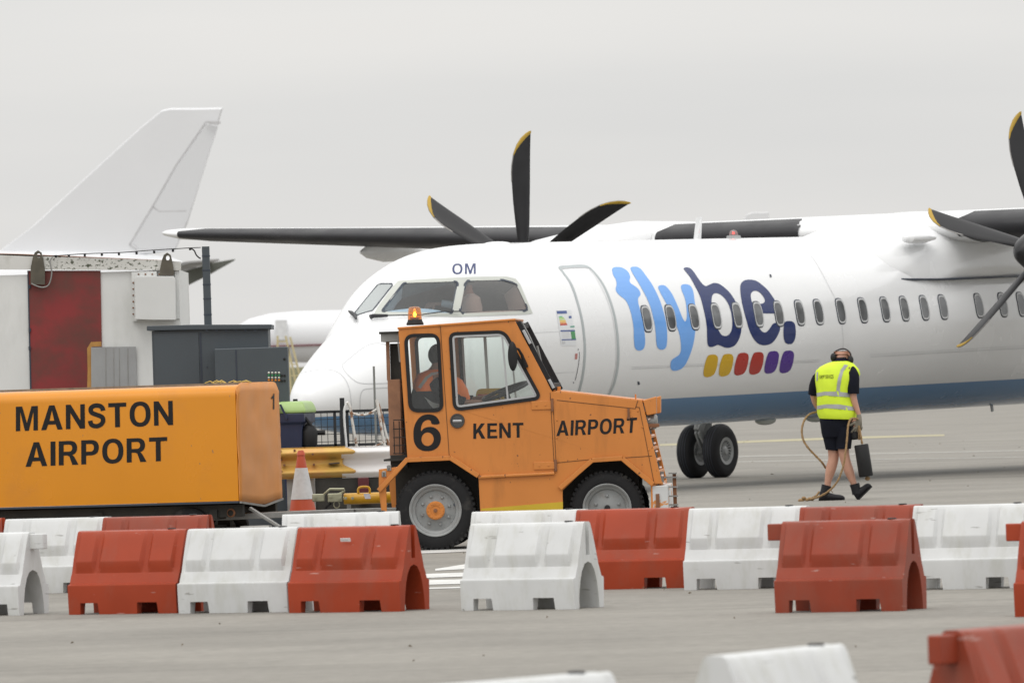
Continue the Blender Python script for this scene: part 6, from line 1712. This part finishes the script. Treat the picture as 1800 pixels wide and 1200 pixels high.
def boot(ankle, heel, toe, d, name='boot'):
    a = wz(*ankle, d); h = wz(*heel, d); t = wz(*toe, d)
    ax = (t - h).normalized(); upb = Vector((0, 1, 0)).cross(ax); upb = -upb if upb.z < 0 else upb
    ln = (t - h).length; rr = []
    for k, hh, ww in ((-.02, .03, .025), (.04, .10, .040), (.25, .125, .045), (.45, .10, .047), (.62, .085, .052), (.80, .078, .053), (.93, .066, .046), (1.0, .045, .03)):
        c = h + ax * ln * k + upb * hh * .5; rr.append([c + Vector((0, 1, 0)) * math.cos(2 * math.pi * j / 16) * ww + upb * math.sin(2 * math.pi * j / 16) * hh * .5 for j in range(16)])
    b = part(name, MB().loft(rr), M_BOOT, wk, True, world=True)
    so = [[h + ax * ln * k + Vector((0, s * w_, 0)) - upb * (.012 if q else -.008) for s, q in ((-1, 0), (1, 0), (1, 1), (-1, 1))] for k, w_ in ((-.03, .035), (.3, .045), (.7, .052), (1.0, .035))]
    part('sole', MB().loft(so), M_RUB, b, world=True, bevel=.004)
    c0 = h + ax * ln * .18 + upb * .06
    part('ankle_cuff', MB().tube([c0, c0.lerp(a, .6), a], [.060, .058, .064], 14), M_BOOT, b, True, world=True)
    lc = h + ax * ln * .36 + upb * .115
    part('lace', MB().tube([lc, lc + ax * .03 + upb * .02, lc + ax * .06 - upb * .01], .005, 5), M_ROPE, b, True, world=True)
M_ROPE = mat('hemp_rope', (.30, .19, .09), .85, var=.35, vscale=45, bump=.8, bscale=90)
boot((212, 1010), (160, 1122), (340, 1118), .06)
boot((408, 1000), (432, 1112), (530, 1015), -.05)
# gloves
Vg = [(wz(436, 505, -.12), .034), (wz(440, 525, -.12), .034), (wz(440, 545, -.12), .040)]; Eg = [(0, 1), (1, 2)]
hand(Vg, Eg, 2, wz(440, 540, -.12), wz(434, 600, -.12) - wz(440, 525, -.12), Vector((1, .2, 0)), Vector((-.6, .5, .1)), 1.45, .8)
skin_body('glove', Vg, Eg, M_GLOVE, wk)
# ear defenders
ed = part('ear_defender_band', MB().tube(spline([wz(258, 108, .05), wz(268, 76, .07), wz(298, 58, .09), wz(330, 51, .10), wz(360, 62, .09), wz(380, 86, .06), wz(384, 110, .04)], 4, False), .009, 8), M_RUB, wk, True, world=True)
for p in ((260, 112, .04), (380, 130, .0)):
    c = wz(*p); part('ear_cup', MB().sphere(c, .052, 16, 10, (.75, .9, 1.05)), M_RUB, ed, True, world=True)
# chocks on a rope carried by him
ck = thing('wheel_chocks', 'pair of black cylindrical wheel chocks strung on a hemp rope the walking man carries', 'wheel chocks', Matrix.Translation((wz(400, 1110).x, WY, 0)))
def rope(L, name='rope'):
    P = spline([wz(*p) for p in L], 5, False)
    # twisted three strand look: radius ripple
    return part(name, MB().tube(P, [.0135 + .0018 * math.sin(i * 2.2) for i in range(len(P))], 8), M_ROPE, ck, True, world=True)
rope([(160, 492, .25), (135, 496, .22), (90, 512, .12), (55, 555, .06), (38, 620, .03), (48, 690, .0), (85, 750, 0), (140, 808, .02), (180, 850, .03), (206, 890, .16)])
rope([(432, 545, -.16), (405, 540, -.2), (380, 548, -.22), (364, 590, -.24), (356, 680, -.25), (345, 780, -.26), (330, 870, -.27), (295, 970, -.25), (240, 1040, -.2), (170, 1085, -.1), (110, 1105, 0), (70, 1108, .02), (30, 1118, .03)])
rope([(160, 1056, .1), (140, 1082, .06), (112, 1098, .02)])
rope([(438, 590, -.14), (450, 650, -.14), (462, 720, -.13)]); rope([(430, 600, -.12), (440, 640, -.12), (440, 690, -.1)]); rope([(490, 945, -.12), (500, 958, -.12), (508, 966, -.12)])
for x_, y_, r_ in ((30, 1118, .035), (52, 1100, .03), (75, 1112, .028), (95, 1106, .032), (112, 1110, .022), (500, 962, .035), (40, 1126, .025)):
    part('knot', MB().sphere(wz(x_, y_, .02 if x_ < 300 else -.12), r_, 10, 7, (1, .9, .75)), M_ROPE, ck, True, world=True)
a_ = wz(455, 724, -.13); b_ = wz(490, 948, -.13)
part('chock_block', MB().lathe([(.001, 0), (.082, 0), (.09, .012), (.09, (b_ - a_).length - .012), (.082, (b_ - a_).length), (.001, (b_ - a_).length)], a_, b_ - a_, 28), M_RUB, ck, True, world=True, angle=40)
a_ = wz(400, 580, -.06); b_ = wz(412, 690, -.06)
part('chock_block', MB().lathe([(.001, 0), (.05, 0), (.055, .01), (.055, (b_ - a_).length - .02), (.03, (b_ - a_).length), (.001, (b_ - a_).length)], a_, b_ - a_, 24), M_RUB, ck, True, world=True, angle=40)
# tractor driver
dr = thing('person', 'driver in dark jacket and orange vest seated in the tractor cab', 'person', T.M @ Matrix.Translation((T.at(748, 735)[0], .8, .85)))
def dz(x, y, d=.8):
    q = T.at(640 + x / 5, 520 + y / 5, d); return T.M @ Vector((q[0], d, q[1]))
V = [(dz(520, 1060), .14), (dz(545, 900), .14), (dz(570, 780), .15), (dz(600, 700), .10), (dz(640, 640), .055), (dz(655, 590), .075), (dz(662, 540), .085), (dz(664, 500), .07)]
E = [(0, 1), (1, 2), (2, 3), (3, 4), (4, 5), (5, 6), (6, 7)]
chain(6, [(dz(725, 560), .03), (dz(735, 572), .012)]); chain(5, [(dz(700, 610), .035)])
for d in (.62, .98): chain(0, [(dz(640, 1070, d), .08), (dz(900, 1040, d), .065), (dz(930, 1250, d), .05), (dz(990, 1300, d), .035)])
k1 = chain(2, [(dz(620, 740, .62), .075), (dz(720, 850, .56), .055), (dz(830, 935, .55), .045), (dz(950, 940, .56), .035), (dz(1030, 935, .58), .028)])
hand(V, E, k1, dz(1030, 935, .58), Vector((1, 0, .1)), Vector((0, 1, 0)), Vector((.2, 0, -.7)), 1.0, .8)
k2 = chain(2, [(dz(620, 740, .98), .07), (dz(740, 850, 1.03), .05), (dz(880, 930, 1.0), .04), (dz(1020, 900, .95), .03), (dz(1080, 890, .92), .027)])
hand(V, E, k2, dz(1080, 890, .92), Vector((1, 0, .1)), Vector((0, 1, 0)), Vector((.2, 0, -.7)), 1.0, .8)
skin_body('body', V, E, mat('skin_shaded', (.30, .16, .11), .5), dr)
def dring(y, cx, hw, dp, dc=.8, n=28, tl=0.0):
    c = dz(cx, y, dc); w = hw / 5 / 178
    return [c + T.M.to_3x3() @ Vector((math.cos(2 * math.pi * k / n) * w, math.sin(2 * math.pi * k / n) * dp, tl * math.cos(2 * math.pi * k / n) * w)) for k in range(n)]
jk = part('jacket', MB().loft([dring(655, 625, 50, .08), dring(690, 600, 110, .17), dring(760, 572, 130, .22), dring(880, 555, 150, .23), dring(1060, 535, 170, .23)]), M_NAVYC, dr, True, world=True)
part('jacket_sleeve', MB().tube([dz(640, 770, .62), dz(700, 840, .56), dz(800, 905, .545), dz(880, 938, .555)], [.10, .085, .07, .055], 14), M_NAVYC, dr, True, world=True)
part('jacket_sleeve', MB().tube([dz(600, 730, .98), dz(740, 850, 1.03), dz(880, 930, 1.0), dz(960, 915, .97)], [.09, .08, .065, .05], 14), M_NAVYC, dr, True, world=True)
SJ = Surf(jk, dr, dr.matrix_world.copy())
dq = lambda L: [Vector((640 + x / 5, 520 + y / 5, 0)) for x, y in L]
vs_ = part('hi_vis_vest', MB().loft([dring(645, 622, 60, .10), dring(680, 598, 125, .20), dring(740, 580, 140, .245), dring(800, 572, 145, .25), dring(835, 570, 140, .25)], False), M_OVEST, dr, True, world=True)
SJ2 = Surf(vs_, dr, dr.matrix_world.copy())
SJ2.decal('reflective_band', fill2d([dq([(478, 800), (500, 815), (560, 730), (600, 700), (655, 682), (655, 668), (590, 678), (540, 715)])]), M_REFL, 3, .006, vs_)
SJ.decal('vest_edge', fill2d([dq([(530, 885), (590, 930), (655, 950), (655, 975), (600, 985), (575, 955)])]), M_REFL, 3, .012, vs_)
part('vest_front', MB().tube([dz(700, 720, .6), dz(800, 800, .60), dz(850, 870, .60), dz(900, 930, .62)], [.08, .10, .09, .05], 12), M_OVEST, vs_, True, world=True)
hc_ = dz(660, 528, .8)
part('hair', MB().sphere(hc_ + Vector((-.012, 0, .012)), .099, 20, 12, (1, .9, 1.12)), M_RUB, dr, True, world=True)
# pilot behind the side glass
pl = thing('person', 'pilot in white shirt inside the airliner cockpit with an arm on the glareshield', 'person', MA @ Matrix.Translation((9.6, .3, 0)))
def pz(x, y, d=0.0):
    return atY(x, y, 101.0 + d)
V = [(pz(826, 552), .13), (pz(826, 535), .13), (pz(826, 522), .10), (pz(824, 513), .05), (pz(822, 504), .075), (pz(821, 497), .07)]
E = [(0, 1), (1, 2), (2, 3), (3, 4), (4, 5)]
k1 = chain(2, [(pz(815, 526), .05), (pz(805, 541), .042), (pz(785, 534), .034), (pz(769, 534), .025)])
hand(V, E, k1, pz(769, 534), Vector((-1, 0, -.1)), Vector((0, .7, .7)), Vector((0, 0, -1)), 1.3, .5)
skin_body('body', V, E, M_SKIN, pl, 1)
part('shirt', MB().tube([pz(826, 560), pz(826, 540), pz(826, 524), pz(824, 516)], [.17, .17, .14, .06], 16), mat('white_shirt', (.7, .72, .72), .7, bump=.3), pl, True, world=True)
part('shirt_sleeve', MB().tube([pz(820, 526), pz(805, 540), pz(790, 535), pz(776, 533)], [.07, .06, .055, .05], 12), MATS['white_shirt'], pl, True, world=True)
